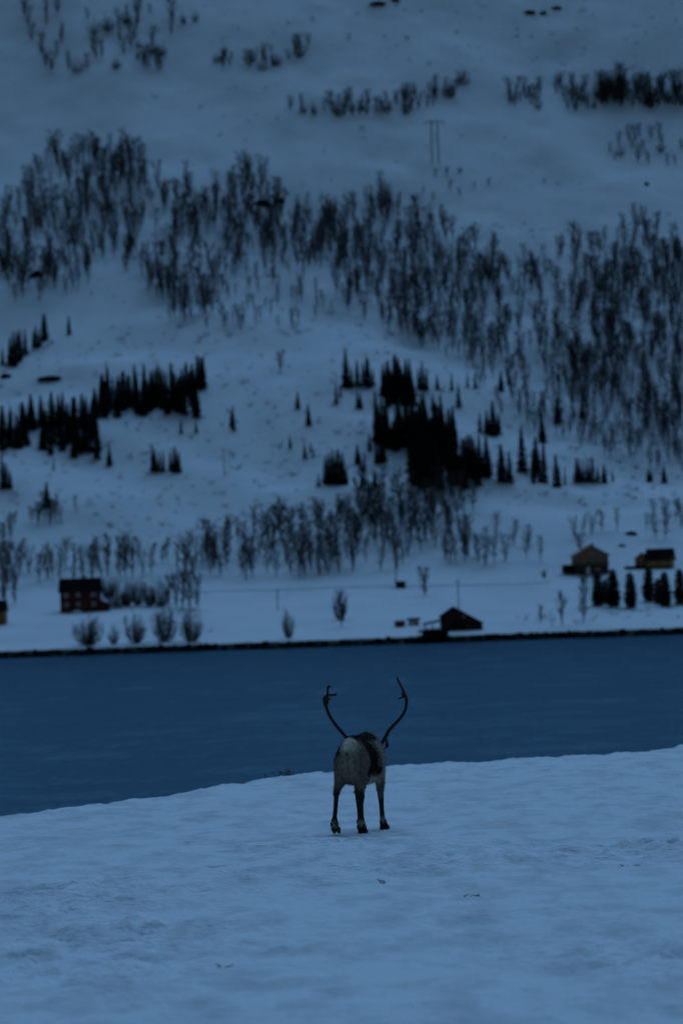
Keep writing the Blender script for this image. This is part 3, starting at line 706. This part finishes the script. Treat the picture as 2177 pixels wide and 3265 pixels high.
# tan gabled house with carport
p = hit(1886, 1832); h = empty('gabled_house', p, math.radians(4))
k = p.y / FPX
x0, x1, dp_ = -52 * k, 54 * k, 8.0; ev, rg = 62 * k, 93 * k
b = MB(); b.box((x0, 0, -2.5), (x1, dp_, 31 * k)); b.build('ground_floor', M['brown'], h)
b = MB(); b.prism([(x0 - .03, 31 * k), (x1 + .03, 31 * k), (x1 + .03, ev), (0, rg), (x0 - .03, ev)], -.1, dp_ + .03); b.build('wall', M['tan'], h)
rf = roof_y(h, x0, 0, x1, 0, dp_, ev, rg, ev, ov=.5, mt='ochre'); chimney(rf, .9, dp_ * .6, rg - .6, rg + .5)
for cx, ww in ((-2.0, 1.5), (.2, 1.2), (2.2, 1.3)): window(h, cx, 36 * k, ww, 1.2, -.1, fr='tan')
window(h, 0, 62 * k, 1.1, 1.0, -.1, fr='tan')
b = MB(); b.box((x0 - .02, -1.5, 30 * k - .1), (x1 + .02, -.101, 31 * k)); bal = b.build('balcony', M['pole'], h)
b = MB(); b.box((x0, -1.5, 31 * k + .8), (x1, -1.42, 31 * k + .9))
for i in range(12): b.box((x0 + (x1 - x0) * i / 11 - .04, -1.495, 31 * k), (x0 + (x1 - x0) * i / 11 + .04, -1.425, 31 * k + .8))
b.build('railing', M['pole'], bal)
door(h, -1.0, .1, 1.0, 2.0, 0, 'white'); window(h, 1.6, .8, 1.4, 1.1, 0)
b = MB(); b.box((x0 - 38 * k, -.5, 30 * k), (x0 - .05, 5, 34 * k)); cp = b.build('carport_roof', M['tan'], h)
b = MB(); b.box((x0 - 36 * k, 4.6, -2), (x0 - .06, 4.9, 30 * k - .002)); b.box((x0 - 36 * k, 0, -2), (x0 - 34 * k, 4.59, 30 * k - .002)); b.box((x0 - 9 * k, 0, -2), (x0 - .06, 4.59, 30 * k - .002)); b.build('carport_wall', M['timber'], h)
tag(h, 'tan timber house with gable front and carport on its left side', 'house')

# dark roofed ochre house
p = hit(2066, 1814); h = empty('dark_roofed_house', p, math.radians(-14))
x0, x1, dp_, ev, rg = -.6, 6.2, 6.6, 30 * k, 62 * k
plinth(h, x0, x1, 0, dp_, 'timber')
b = MB(); b.prism_x([(0, .35), (dp_, .35), (dp_, ev), (dp_/2, rg), (0, ev)], x0, x1); b.build('wall', M['ochre'], h)
roof_x(h, x0, x1, dp_, ev, rg, ov=.5)
b = MB(); b.prism([(-3.9, -1.2), (-.61, -1.2), (-.61, 3.0), (-2.2, 4.3), (-3.9, 2.9)], 1.2, 5.2); wg = b.build('side_wing', M['ochre'], h)
roof_y(wg, -3.9, -2.2, -.62, 1.2, 5.2, 2.9, 4.3, 3.02, ov=.25)
for cx in (1.2, 4.2): window(h, cx, 1.1, 1.2, 1.0, 0, fr='ochre')
window(h, -2.2, 1.4, 1.0, 1.0, 1.2, fr='brown')
b = MB(); b.box((-6.6, -.6, -1.8), (-.9, 1.1, .9)); b.build('basement_wall', M['timber'], h)
tag(h, 'ochre house with steep black roof beside the tan gabled house', 'house')

# boathouse
p = hit(1470, 2010); h = empty('boathouse', p, math.radians(1)); k = p.y / FPX
xr = -22 * k; x0 = -62 * k; x1 = 68 * k
b = MB(); b.prism([(x0, -1.5), (x1, -1.5), (x1, 22 * k), (xr, 74 * k), (x0, 47 * k)], 0, 9); b.build('wall', M['darkred'], h)
roof_y(h, x0, xr, x1, 0, 9, 47 * k, 74 * k, 22 * k, ov=.3, th=.22)
window(h, 10 * k, 38 * k, .9, .9, 0, fr='darkred')
d_ = MB()
for i in range(2): d_.box((-30 * k + i * 1.72, -.06, -.3), (-30 * k + i * 1.72 + 1.68, .02, 2.5)); 
d_.build('door', M['timber'], h)
b = MB(); b.prism([(-118 * k, 20 * k), (x0 - .3, 30 * k), (x0 - .3, 37 * k), (-118 * k, 27 * k)], .4, 7); ln = b.build('open_lean_to_roof', M['darkred'], h)
for xx in (-114 * k, -90 * k):
    b = MB(); b.box((xx - .1, .8, -2), (xx + .1, 1.0, 21 * k)); b.build('post', M['timber'], h)
tag(h, 'dark red boathouse with uneven gable and open lean-to by the water', 'boathouse')
# jetty in front of it
p = hit(1385, 2038); h = empty('jetty', p, math.radians(0)); k = p.y / FPX
b = MB(); b.box((-50 * k, -1.2, 20 * k), (48 * k, 4.5, 27 * k)); b.build('deck', M['timber'], h)
b = MB(); b.box((-38 * k, 3.2, -1.5), (44 * k, 3.5, 20 * k - .002)); b.build('back_boards', M['timber'], h)
for i in range(6):
    b = MB(); xx = (-36 + i * 15.5) * k; b.box((xx - .16, -.9, -1.8), (xx + .16, -.58, 20 * k - .002)); b.build('post', M['timber'], h)
b = MB(); b.box((-38 * k, -.56, 6 * k), (44 * k, -.42, 10 * k)); b.box((-38 * k, -.56, 13 * k), (44 * k, -.42, 17 * k)); b.build('cross_beam', M['timber'], h)
tag(h, 'dark timber jetty on posts below the boathouse', 'jetty')
# red shed, pale shed, dark hut
p = hit(1271, 2000); h = empty('red_shed', p, math.radians(-12)); k = p.y / FPX
b = MB(); b.prism_x([(0, -1), (2.2, -1), (2.2, 15 * k), (1.1, 20 * k), (0, 15 * k)], -13 * k, 15 * k); b.build('wall', M['brightred'], h)
roof_x(h, -13 * k, 15 * k, 2.2, 15 * k, 20 * k, ov=.15, th=.1, mt='darkred'); door(h, 0, -.1, .8, 1.1, 0, 'brown')
tag(h, 'tiny bright red shed on the snow left of the boathouse', 'shed')
p = hit(1318, 1994); h = empty('pale_shed', p, math.radians(-4)); k = p.y / FPX
b = MB(); b.box((-17 * k, 0, -1), (17 * k, 2.4, 17 * k)); b.build('wall', M['white'], h)
b = MB(); b.box((-20 * k, -.25, 17 * k + .01), (21 * k, 2.7, 24 * k)); b.build('roof', M['timber'], h); window(h, -.3, .6, .8, .5, 0); door(h, .75, -.1, .55, 1.2, 0)
tag(h, 'low pale walled shed with a dark flat roof beside the tiny red shed', 'shed')
p = hit(1278, 1875); h = empty('dark_hut', p, math.radians(2)); k = p.y / FPX
b = MB(); b.box((-15 * k, 0, -1), (15 * k, 2.6, 17 * k)); b.build('wall', M['timber'], h)
b = MB(); b.prism([(-18 * k, 17 * k + .01), (18 * k, 17 * k + .01), (18 * k, 20 * k), (-18 * k, 22 * k)], -.3, 2.9); b.build('roof', M['roof'], h); door(h, 0, 0, .8, 1.2, 0, 'timber')
tag(h, 'small dark hut beside the road under the birch belt', 'hut')

# poles
def upole(x, y, hpx, lab):
    p = hit(x, y); H = px2m(hpx, p); h_ = empty('utility_pole', p)
    b_ = MB(); b_.tube([(0, 0, -1), (0, 0, H)], [.16, .11], 8); b_.build('pole', M['pole'], h_)
    b_ = MB(); b_.box((-.7, -.06, H - .55), (.7, .06, H - .43)); c_ = b_.build('crossarm', M['pole'], h_)
    for xx in (-.6, 0, .6):
        b_ = MB(); b_.tube([(xx, 0, H - .43), (xx, 0, H - .22)], [.05, .03], 6); b_.build('insulator', M['metal'], c_)
    tag(h_, lab, 'utility pole')
upole(886, 1944, 66, 'thin wooden utility pole on the open field between bush and birch belt')
upole(1462, 1940, 92, 'thin wooden utility pole standing behind the boathouse')
upole(1262, 1852, 110, 'thin wooden utility pole rising behind the dark hut')
upole(716, 1520, 90, 'thin wooden utility pole on the open mid slope')
p = hit(1388, 520); H = px2m(140, p); h = empty('power_pylon', p, 0)
for xx in (-1.35, 1.35):
    b = MB(); b.tube([(xx, 0, -1.5), (xx, 0, H)], [.26, .20], 8); b.build('pole', M['pole'], h)
b = MB(); b.box((-4.2, -.12, H - 1.3), (4.2, .12, H - 1.0)); c_ = b.build('crossarm', M['pole'], h)
for xx in (-3.9, 0, 3.9):
    b = MB(); b.tube([(xx, 0, H - 1.3), (xx, 0, H - 2.6)], [.08, .10], 6); b.build('insulator', M['metal'], c_)
b = MB(); b.tube([(-1.35, .0, H * .45), (1.35, .0, H * .8)], [.07, .07], 6); b.tube([(1.35, .05, H * .45), (-1.35, .05, H * .8)], [.07, .07], 6); b.build('cross_brace', M['pole'], h)
tag(h, 'double pole power pylon on the bare high slope', 'pylon')

# ------------------------------------------------------------------ straws on the brow and in the crust
def tuft(x, y, n_, hgt, spread, lab, seed, onbrow=False):
    random.seed(seed); p = at_z(x, y, GZ)
    if onbrow: p.y = float(brow(p.x)) - .15
    p.z = float(ground_z(p.x, p.y)) - .01
    b_ = MB()
    for i in range(n_):
        q = Vector((random.gauss(0, spread), random.gauss(0, .05), 0)); t = q + Vector((random.gauss(0, .05), random.gauss(0, .03), hgt * random.uniform(.5, 1)))
        b_.tube([q, q.lerp(t, .6) + Vector((random.gauss(0, .012), 0, 0)), t], [.006, .0045, .002], 4)
    o_ = b_.build('dry_grass', M['straw']); o_.location = p; tag(o_, lab, 'grass')
tuft(912, 2458, 20, .15, .10, 'dry grass stalks sticking out of the brow left of the reindeer', 1, True)
tuft(868, 2464, 8, .09, .07, 'few short straws on the brow at the end of the dry grass', 2, True)
tuft(1220, 2818, 3, .06, .012, 'single dark straw standing in the snow below the reindeer', 3)
tuft(1512, 2868, 4, .035, .05, 'short straws poking through the crust right of the single straw', 4)
tuft(700, 3132, 5, .045, .02, 'dark straw tuft low in the foreground snow', 5)
tuft(2030, 2760, 4, .03, .1, 'few straws lying on the crust of the right foreground', 6)

# ------------------------------------------------------------------ reindeer
cs, sn = math.cos(DYAW), math.sin(DYAW)
root = empty('reindeer', (dp.x, dp.y, GZ), DYAW)
def w2l(v):
    dx, dy = v.x - dp.x, v.y - dp.y
    return Vector((dx * cs + dy * sn, -dx * sn + dy * cs, v.z - GZ))
def ell(c, a, b_, k=20, p_=2.0):
    c = Vector(c); a = Vector(a); b_ = Vector(b_); r = []
    for j in range(k):
        t = 2 * math.pi * j / k; ct, st = math.cos(t), math.sin(t)
        r.append(c + a * math.copysign(abs(ct) ** (2 / p_), ct) + b_ * math.copysign(abs(st) ** (2 / p_), st))
    return r
D_ = MB()
# trunk (y, centre x, centre z, half width, half height)
trunk = [(-.035, 0, .77, .065, .10), (-.01, 0, .775, .122, .175), (.05, 0, .772, .165, .228), (.14, 0, .773, .184, .255), (.28, 0, .770, .186, .254), (.45, 0, .762, .192, .252),
         (.62, 0, .760, .198, .258), (.78, 0, .768, .190, .270), (.92, 0, .780, .172, .262), (1.04, -.01, .785, .142, .225), (1.14, -.02, .79, .10, .17)]
def egg(x, y, z, a, b_, k, tp):
    r = ell((x, y, z), (a, 0, 0), (0, 0, b_), k, 2.15)
    for v in r:
        u = (v.z - z) / b_; v.x = x + (v.x - x) * (1 - tp * max(0, u) ** 1.1 + .06 * max(0, -u))
    return r
D_.loft([egg(x, y, z, a, b_, 28, .42 if y < .2 else (.34 if y < .5 else .26)) for y, x, z, a, b_ in trunk])
# neck with mane, head
D_.loft([ell(c, a, b_, 18) for c, a, b_ in [((0, .92, .84), (.12, 0, 0), (0, .04, .15)), ((-.02, 1.06, .80), (.12, 0, 0), (0, .07, .18)), ((-.07, 1.22, .76), (.098, 0, 0), (0, .08, .15)), ((-.11, 1.35, .75), (.082, 0, 0), (0, .06, .105)), ((-.12, 1.42, .76), (.07, 0, 0), (0, .04, .08))]])
D_.loft([ell(c, a, b_, 16) for c, a, b_ in [((-.12, 1.36, .80), (.05, 0, 0), (0, .04, .05)), ((-.12, 1.42, .77), (.078, 0, 0), (0, .05, .085)), ((-.12, 1.52, .71), (.074, 0, 0), (0, .05, .085)), ((-.115, 1.63, .635), (.055, 0, 0), (0, .05, .062)), ((-.11, 1.72, .575), (.05, 0, 0), (0, .05, .052)), ((-.11, 1.765, .55), (.036, 0, 0), (0, .03, .035))]])
# ears
for s in (-1, 1):
    e0 = Vector((-.12 + s * .055, 1.39, .80)); e1 = e0 + Vector((s * .100, -.01, .005)); e2 = e1 + Vector((s * .058, 0, .060)); e3 = e2 + Vector((s * -.004, .0, .085))
    D_.loft([ell(e0, (.012, 0, .014), (0, .014, 0), 10), ell(e1, (-.010, 0, .022), (0, .022, 0), 10), ell(e2, (.020 * s, 0, -.006), (0, .034, 0), 10), ell(e3, (.009 * s, 0, 0), (0, .012, 0), 10)])
# tail
D_.loft([ell(c, a, b_, 12) for c, a, b_ in [((0, .02, .985), (.03, 0, 0), (0, .02, .01)), ((0, -.03, .955), (.036, 0, 0), (0, .022, .008)), ((0, -.062, .905), (.034, 0, 0), (0, .022, .004)), ((.0, -.068, .86), (.022, 0, 0), (0, .015, 0)), ((0, -.066, .835), (.008, 0, 0), (0, .006, 0))]])
def leg(pts):            # (x, y, z, rx, ry)
    D_.loft([ell((x, y, z), (a, 0, 0), (0, b_, 0), 14) for x, y, z, a, b_ in pts])
HL = [(-.075, .15, .84, .070, .12), (-.095, .17, .74, .088, .175), (-.108, .15, .62, .076, .155), (-.122, .10, .54, .055, .095), (-.133, .03, .485, .040, .062), (-.138, -.015, .44, .031, .046), (-.141, -.03, .37, .026, .032), (-.147, -.045, .27, .0235, .027), (-.155, -.06, .19, .024, .028), (-.158, -.065, .155, .036, .034), (-.160, -.05, .115, .044, .038), (-.162, -.03, .075, .042, .042), (-.162, -.015, .05, .030, .030)]
HR = [(.075, .15, .84, .070, .12), (.090, .19, .74, .090, .175), (.088, .21, .62, .082, .160), (.082, .20, .54, .070, .105), (.078, .155, .485, .057, .070), (.076, .115, .44, .050, .054), (.078, .10, .37, .043, .042), (.083, .10, .27, .037, .035), (.085, .10, .19, .035, .033), (.087, .105, .13, .040, .036), (.090, .115, .085, .047, .042), (.092, .13, .05, .050, .052), (.092, .14, .022, .046, .052)]
FR = [(.115, .80, .78, .070, .12), (.130, .80, .66, .066, .105), (.142, .79, .57, .052, .082), (.145, .78, .49, .046, .056), (.145, .775, .41, .038, .042), (.146, .785, .345, .034, .036), (.150, .78, .28, .028, .028), (.155, .77, .20, .026, .027), (.160, .765, .13, .029, .030), (.165, .775, .085, .038, .037), (.170, .79, .05, .046, .048), (.170, .80, .022, .044, .050)]
FL = [(-.115, .88, .78, .070, .12), (-.120, .90, .66, .066, .105), (-.116, .92, .57, .052, .082), (-.112, .94, .49, .042, .056), (-.112, .965, .41, .033, .040), (-.110, .985, .345, .032, .034), (-.118, .985, .28, .024, .025), (-.126, .985, .20, .022, .024), (-.132, .985, .13, .029, .030), (-.136, .995, .085, .036, .036), (-.138, 1.01, .05, .043, .046), (-.138, 1.02, .022, .041, .048)]
for L_ in (HL, HR, FR, FL): leg(L_)
me = D_.mesh('body_raw', M['fur']); tmp = link('body_raw', me)
bm = bmesh.new(); bm.from_mesh(me); bmesh.ops.recalc_face_normals(bm, faces=bm.faces); bm.to_mesh(me); bm.free()
md = tmp.modifiers.new('r', 'REMESH'); md.mode = 'VOXEL'; md.voxel_size = .0095; md.use_smooth_shade = True
m2 = tmp.modifiers.new('s', 'SMOOTH'); m2.factor = .5; m2.iterations = 4
dg = bpy.context.evaluated_depsgraph_get()
body_me = bpy.data.meshes.new_from_object(tmp.evaluated_get(dg)); bpy.data.objects.remove(tmp)
body_me.name = 'body'
nvb = len(body_me.vertices); BV = np.zeros(nvb * 3, np.float32); body_me.vertices.foreach_get('co', BV); BV = BV.reshape(-1, 3)
def fur_col(P):
    x, y, z = P[:, 0], P[:, 1], P[:, 2]
    nz = fbm(x * 9 + 3, z * 9 + y * 7, 101, 3) * .10
    C = np.tile(np.array([.215, .168, .132]), (len(P), 1))
    def mixc(col, a):
        a = np.clip(a, 0, 1)[:, None]; C[:] = C * (1 - a) + np.array(col) * a
    st = fbm(x * 38, z * 3.5 + y * 3, 131, 2) * .5
    mixc((.15, .11, .085), sstep(.05, .3, st) * .6); mixc((.29, .23, .185), sstep(.05, .3, -st) * .5)      # streaked coat
    mixc((.40, .33, .27), sstep(.56, .70, y + nz) * sstep(.5, .6, z))                                   # pale shoulder and neck
    mixc((.10, .075, .06), np.exp(-((y - .64 + nz) / .05) ** 2) * sstep(.6, .66, z) * .6)
    mixc((.016, .012, .010), sstep(.13, .20, y + nz * .8 - .10 * (z - .6)) * (1 - sstep(.45, .60, y + nz * 1.2 + .10 * (z - .8))) * sstep(.585, .63, z + nz * .6))    # dark flanks
    mixc((.016, .012, .010), sstep(.04, .11, y + nz * .5) * sstep(.955, .99, z + nz * .5) * (1 - sstep(.80, .95, y)))                  # dark back
    mixc((.55, .49, .42), sstep(.25, .35, y) * (1 - sstep(.555, .60, z + nz * .5)) * sstep(.47, .50, z) * (1 - sstep(.80, .9, y)) * (np.abs(x) < .16))                      # belly
    mixc((.018, .014, .012), (y > .50) * (y < .72) * np.exp(-((z - .64) / .045) ** 2) * 1.2)
    rum = np.exp(-((x - .005) / .092) ** 4 - ((z - .945) / .085) ** 4) * (1 - sstep(.06, .13, y))
    mixc((.80, .71, .60), rum * (1.0 + nz * 1.5))
    mixc((.38, .32, .26), np.exp(-(x / .065) ** 2) * sstep(.50, .80, z) * (1 - sstep(.85, .9, z)) * (1 - sstep(.02, .08, y)) * .75)
    mixc((.04, .033, .03), sstep(.09, .125, -x - .25 * (z - .95)) * sstep(.74, .86, z + nz) * (y < .3) * .85)    # dark rim along the haunch
    mixc((.05, .042, .04), np.exp(-((x) / .018) ** 2 - ((z - .845) / .025) ** 2) * (y < 0) * .9)          # tail tip
    mixc((.05, .042, .04), np.exp(-((np.abs(x) - .004) / .012) ** 2) * sstep(.62, .68, z) * (1 - sstep(.80, .83, z)) * (y < .05) * .35)
    mixc((.024, .019, .017), (1 - sstep(.42, .52, z + nz * .5)) * .93)                                    # dark shanks
    mixc((.20, .165, .14), (1 - sstep(.50, .56, z)) * sstep(.30, .36, z) * (y > .1) * (x > .09) * .55)
    mixc((.34, .30, .24), np.exp(-((z - .105) / .034) ** 2) * (y < .9) * .85)                             # pale pasterns
    mixc((.016, .015, .015), 1 - sstep(.05, .07, z))
    mixc((.04, .03, .026), sstep(1.30, 1.36, y))                                                          # dark face and ears
    return np.clip(C, .008, .8)
ca = body_me.color_attributes.new('fur', 'FLOAT_COLOR', 'POINT')
fc = fur_col(BV); ca.data.foreach_set('color', np.concatenate([fc, np.ones((nvb, 1))], 1).astype(np.float32).ravel())
body_me.materials.clear(); body_me.materials.append(M['fur'])
body_me.polygons.foreach_set('use_smooth', np.ones(len(body_me.polygons), bool))
body = link('body', body_me, root)
# coat: short lying hairs
NRM = np.zeros(nvb * 3, np.float32); body_me.vertices.foreach_get('normal', NRM); NRM = NRM.reshape(-1, 3)
cand = np.where((BV[:, 2] > .42) & (BV[:, 1] < 1.28))[0]; pick = rng.choice(cand, min(len(cand), 16000), replace=False)
P0 = BV[pick]; N0 = NRM[pick]
dirv = N0 * .55 + np.array([0, -.35, -.75]) * .8 + rng.normal(0, .18, P0.shape)
dirv -= N0 * np.minimum(0, (dirv * N0).sum(1) - .12)[:, None]
dirv /= np.linalg.norm(dirv, axis=1)[:, None]
ln_ = rng.uniform(.016, .034, len(P0))[:, None] * np.where(P0[:, 1:2] > .95, 1.5, 1.0)
sd_ = np.cross(dirv, rng.normal(0, 1, P0.shape)); sd_ /= np.linalg.norm(sd_, axis=1)[:, None]
V = np.stack([P0 - sd_ * .0022 - N0 * .003, P0 + sd_ * .0022 - N0 * .003, P0 + dirv * ln_], 1).reshape(-1, 3)
F = np.arange(len(V)).reshape(-1, 3)
hm_ = mesh_np('coat', V, F, M['fur'])
hc = hm_.color_attributes.new('fur', 'FLOAT_COLOR', 'POINT'); c3 = np.repeat(fc[pick] * rng.uniform(.7, 1.3, (len(pick), 1)), 3, 0)
hc.data.foreach_set('color', np.concatenate([c3, np.ones((len(c3), 1))], 1).astype(np.float32).ravel())
o = link('coat', hm_, root); tag(o, kind='stuff')
# hooves: two toes and two dew claws each
def hooves(L_, lift, pitch, spread):
    x, y, z = L_[-1][0], L_[-1][1], L_[-1][2]
    for s in (-1, 1):
        b_ = MB(); rings = []
        for t, hw, hh in ((-.040, .018, .020), (-.015, .026, .027), (.020, .027, .027), (.045, .021, .018), (.062, .009, .007)):
            yy = t * math.cos(pitch); zz = t * math.sin(pitch)
            rings.append(ell((x + s * (spread + .05 * max(t, 0)), y + yy + .005, lift + hh + zz - .004), (hw, 0, 0), (0, -hh * math.sin(pitch), hh * math.cos(pitch)), 12, 2.4))
        b_.loft(rings); b_.build('hoof', M['hoof'], root, True)
        q = Vector((x + s * .027, L_[-3][1] - .032, L_[-3][2])); b_ = MB(); b_.tube([q + Vector((0, .015, .018)), q, q + Vector((s * .004, -.006, -.026))], [.010, .012, .005], 8)
        b_.build('dew_claw', M['hoof'], root, True)
hooves(HL, .040, -.55, .022); hooves(HR, 0, 0, .026); hooves(FR, 0, 0, .026); hooves(FL, 0, 0, .024)
for s in (-1, 1):
    bm = bmesh.new(); bmesh.ops.create_uvsphere(bm, u_segments=12, v_segments=8, radius=.017); me = bpy.data.meshes.new('eye'); bm.to_mesh(me); bm.free(); me.materials.append(M['eye'])
    e = link('eye', me, root); e.location = (-.12 + s * .068, 1.50, .745)
# antlers: traced beams given their own depth over the head
def beam(b_, pts, k=10):
    P = []; R = []
    for (x, y, Y, r) in pts: P.append(w2l(at_y(x, y, Y))); R.append(r * 1.18)
    Q = []; RR = []
    for i in range(len(P) - 1):                     # Catmull-Rom
        p0, p1, p2, p3 = P[max(i-1, 0)], P[i], P[i+1], P[min(i+2, len(P)-1)]
        for t in (0, .25, .5, .75):
            Q.append(.5 * ((2*p1) + (p2-p0)*t + (2*p0-5*p1+4*p2-p3)*t*t + (3*p1-p0-3*p2+p3)*t**3)); RR.append(R[i] + (R[i+1]-R[i])*t)
    Q.append(P[-1]); RR.append(R[-1]); b_.tube(Q, RR, k)
def A(cx, cy): return (1010 + .1977 * cx, 2130 + .1977 * cy)
Yb = dp.y + 1.36
bl = MB()
beam(bl, [(*A(cx, cy), Yb + dy, r) for cx, cy, dy, r in [(640,1330,0.03,.017),(545,1205,-.02,.017),(440,1080,-.08,.0165),(330,950,-.16,.0155),(240,830,-.22,.0150),(185,720,-.25,.0150),(150,620,-.25,.0155),(130,550,-.23,.0185),(132,490,-.20,.021),(165,445,-.16,.018),(215,432,-.12,.0145),(262,432,-.08,.012),(312,408,-.04,.009)]])
beam(bl, [(*A(cx, cy), Yb + dy, r) for cx, cy, dy, r in [(262,430,-.08,.010),(290,436,-.06,.009),(312,446,-.05,.006)]], 8)
beam(bl, [(*A(cx, cy), Yb + dy, r) for cx, cy, dy, r in [(165,450,-.16,.013),(174,400,-.18,.0105),(176,350,-.19,.0105),(180,312,-.19,.0115),(195,293,-.18,.0115),(222,306,-.17,.007)]], 8)
beam(bl, [(*A(cx, cy), Yb + dy, r) for cx, cy, dy, r in [(180,480,-.18,.012),(208,495,-.16,.009),(236,506,-.15,.004)]], 8)
beam(bl, [(*A(cx, cy), Yb + dy, r) for cx, cy, dy, r in [(155,600,-.24,.012),(170,540,-.22,.014),(175,490,-.18,.012)]], 8)
o = bl.build('antler', M['antler'], root, True); o['label'] = 'antler with forked and hooked top tines'
brr = MB()
beam(brr, [(*A(cx, cy), Yb + dy, r) for cx, cy, dy, r in [(950,1350,0.03,.018),(990,1295,.0,.0185),(1030,1240,-.03,.0185),(1110,1110,-.10,.018),(1160,1015,-.15,.017),(1230,930,-.20,.0165),(1310,850,-.24,.0155),(1380,760,-.26,.0148),(1420,680,-.26,.0140),(1440,600,-.25,.0135),(1445,530,-.23,.0140),(1432,465,-.20,.0155),(1408,400,-.16,.0140),(1370,310,-.10,.0125),(1320,220,-.04,.0110),(1292,148,.0,.0085)]])
beam(brr, [(*A(cx, cy), Yb + dy, r) for cx, cy, dy, r in [(1425,450,-.20,.011),(1385,468,-.17,.010),(1350,480,-.15,.008),(1318,500,-.13,.005)]], 8)
beam(brr, [(*A(cx, cy), Yb + dy, r) for cx, cy, dy, r in [(1400,380,-.15,.010),(1382,420,-.16,.011),(1400,460,-.18,.010)]], 8)
beam(brr, [(*A(cx, cy), Yb + dy, r) for cx, cy, dy, r in [(1165,1010,-.15,.012),(1148,998,-.13,.009),(1134,988,-.12,.004)]], 8)
o = brr.build('antler', M['antler'], root, True); o['label'] = 'antler with a long plain curved tip'
tag(root, 'grey brown reindeer with dark flanks walking away across the snow', 'reindeer')
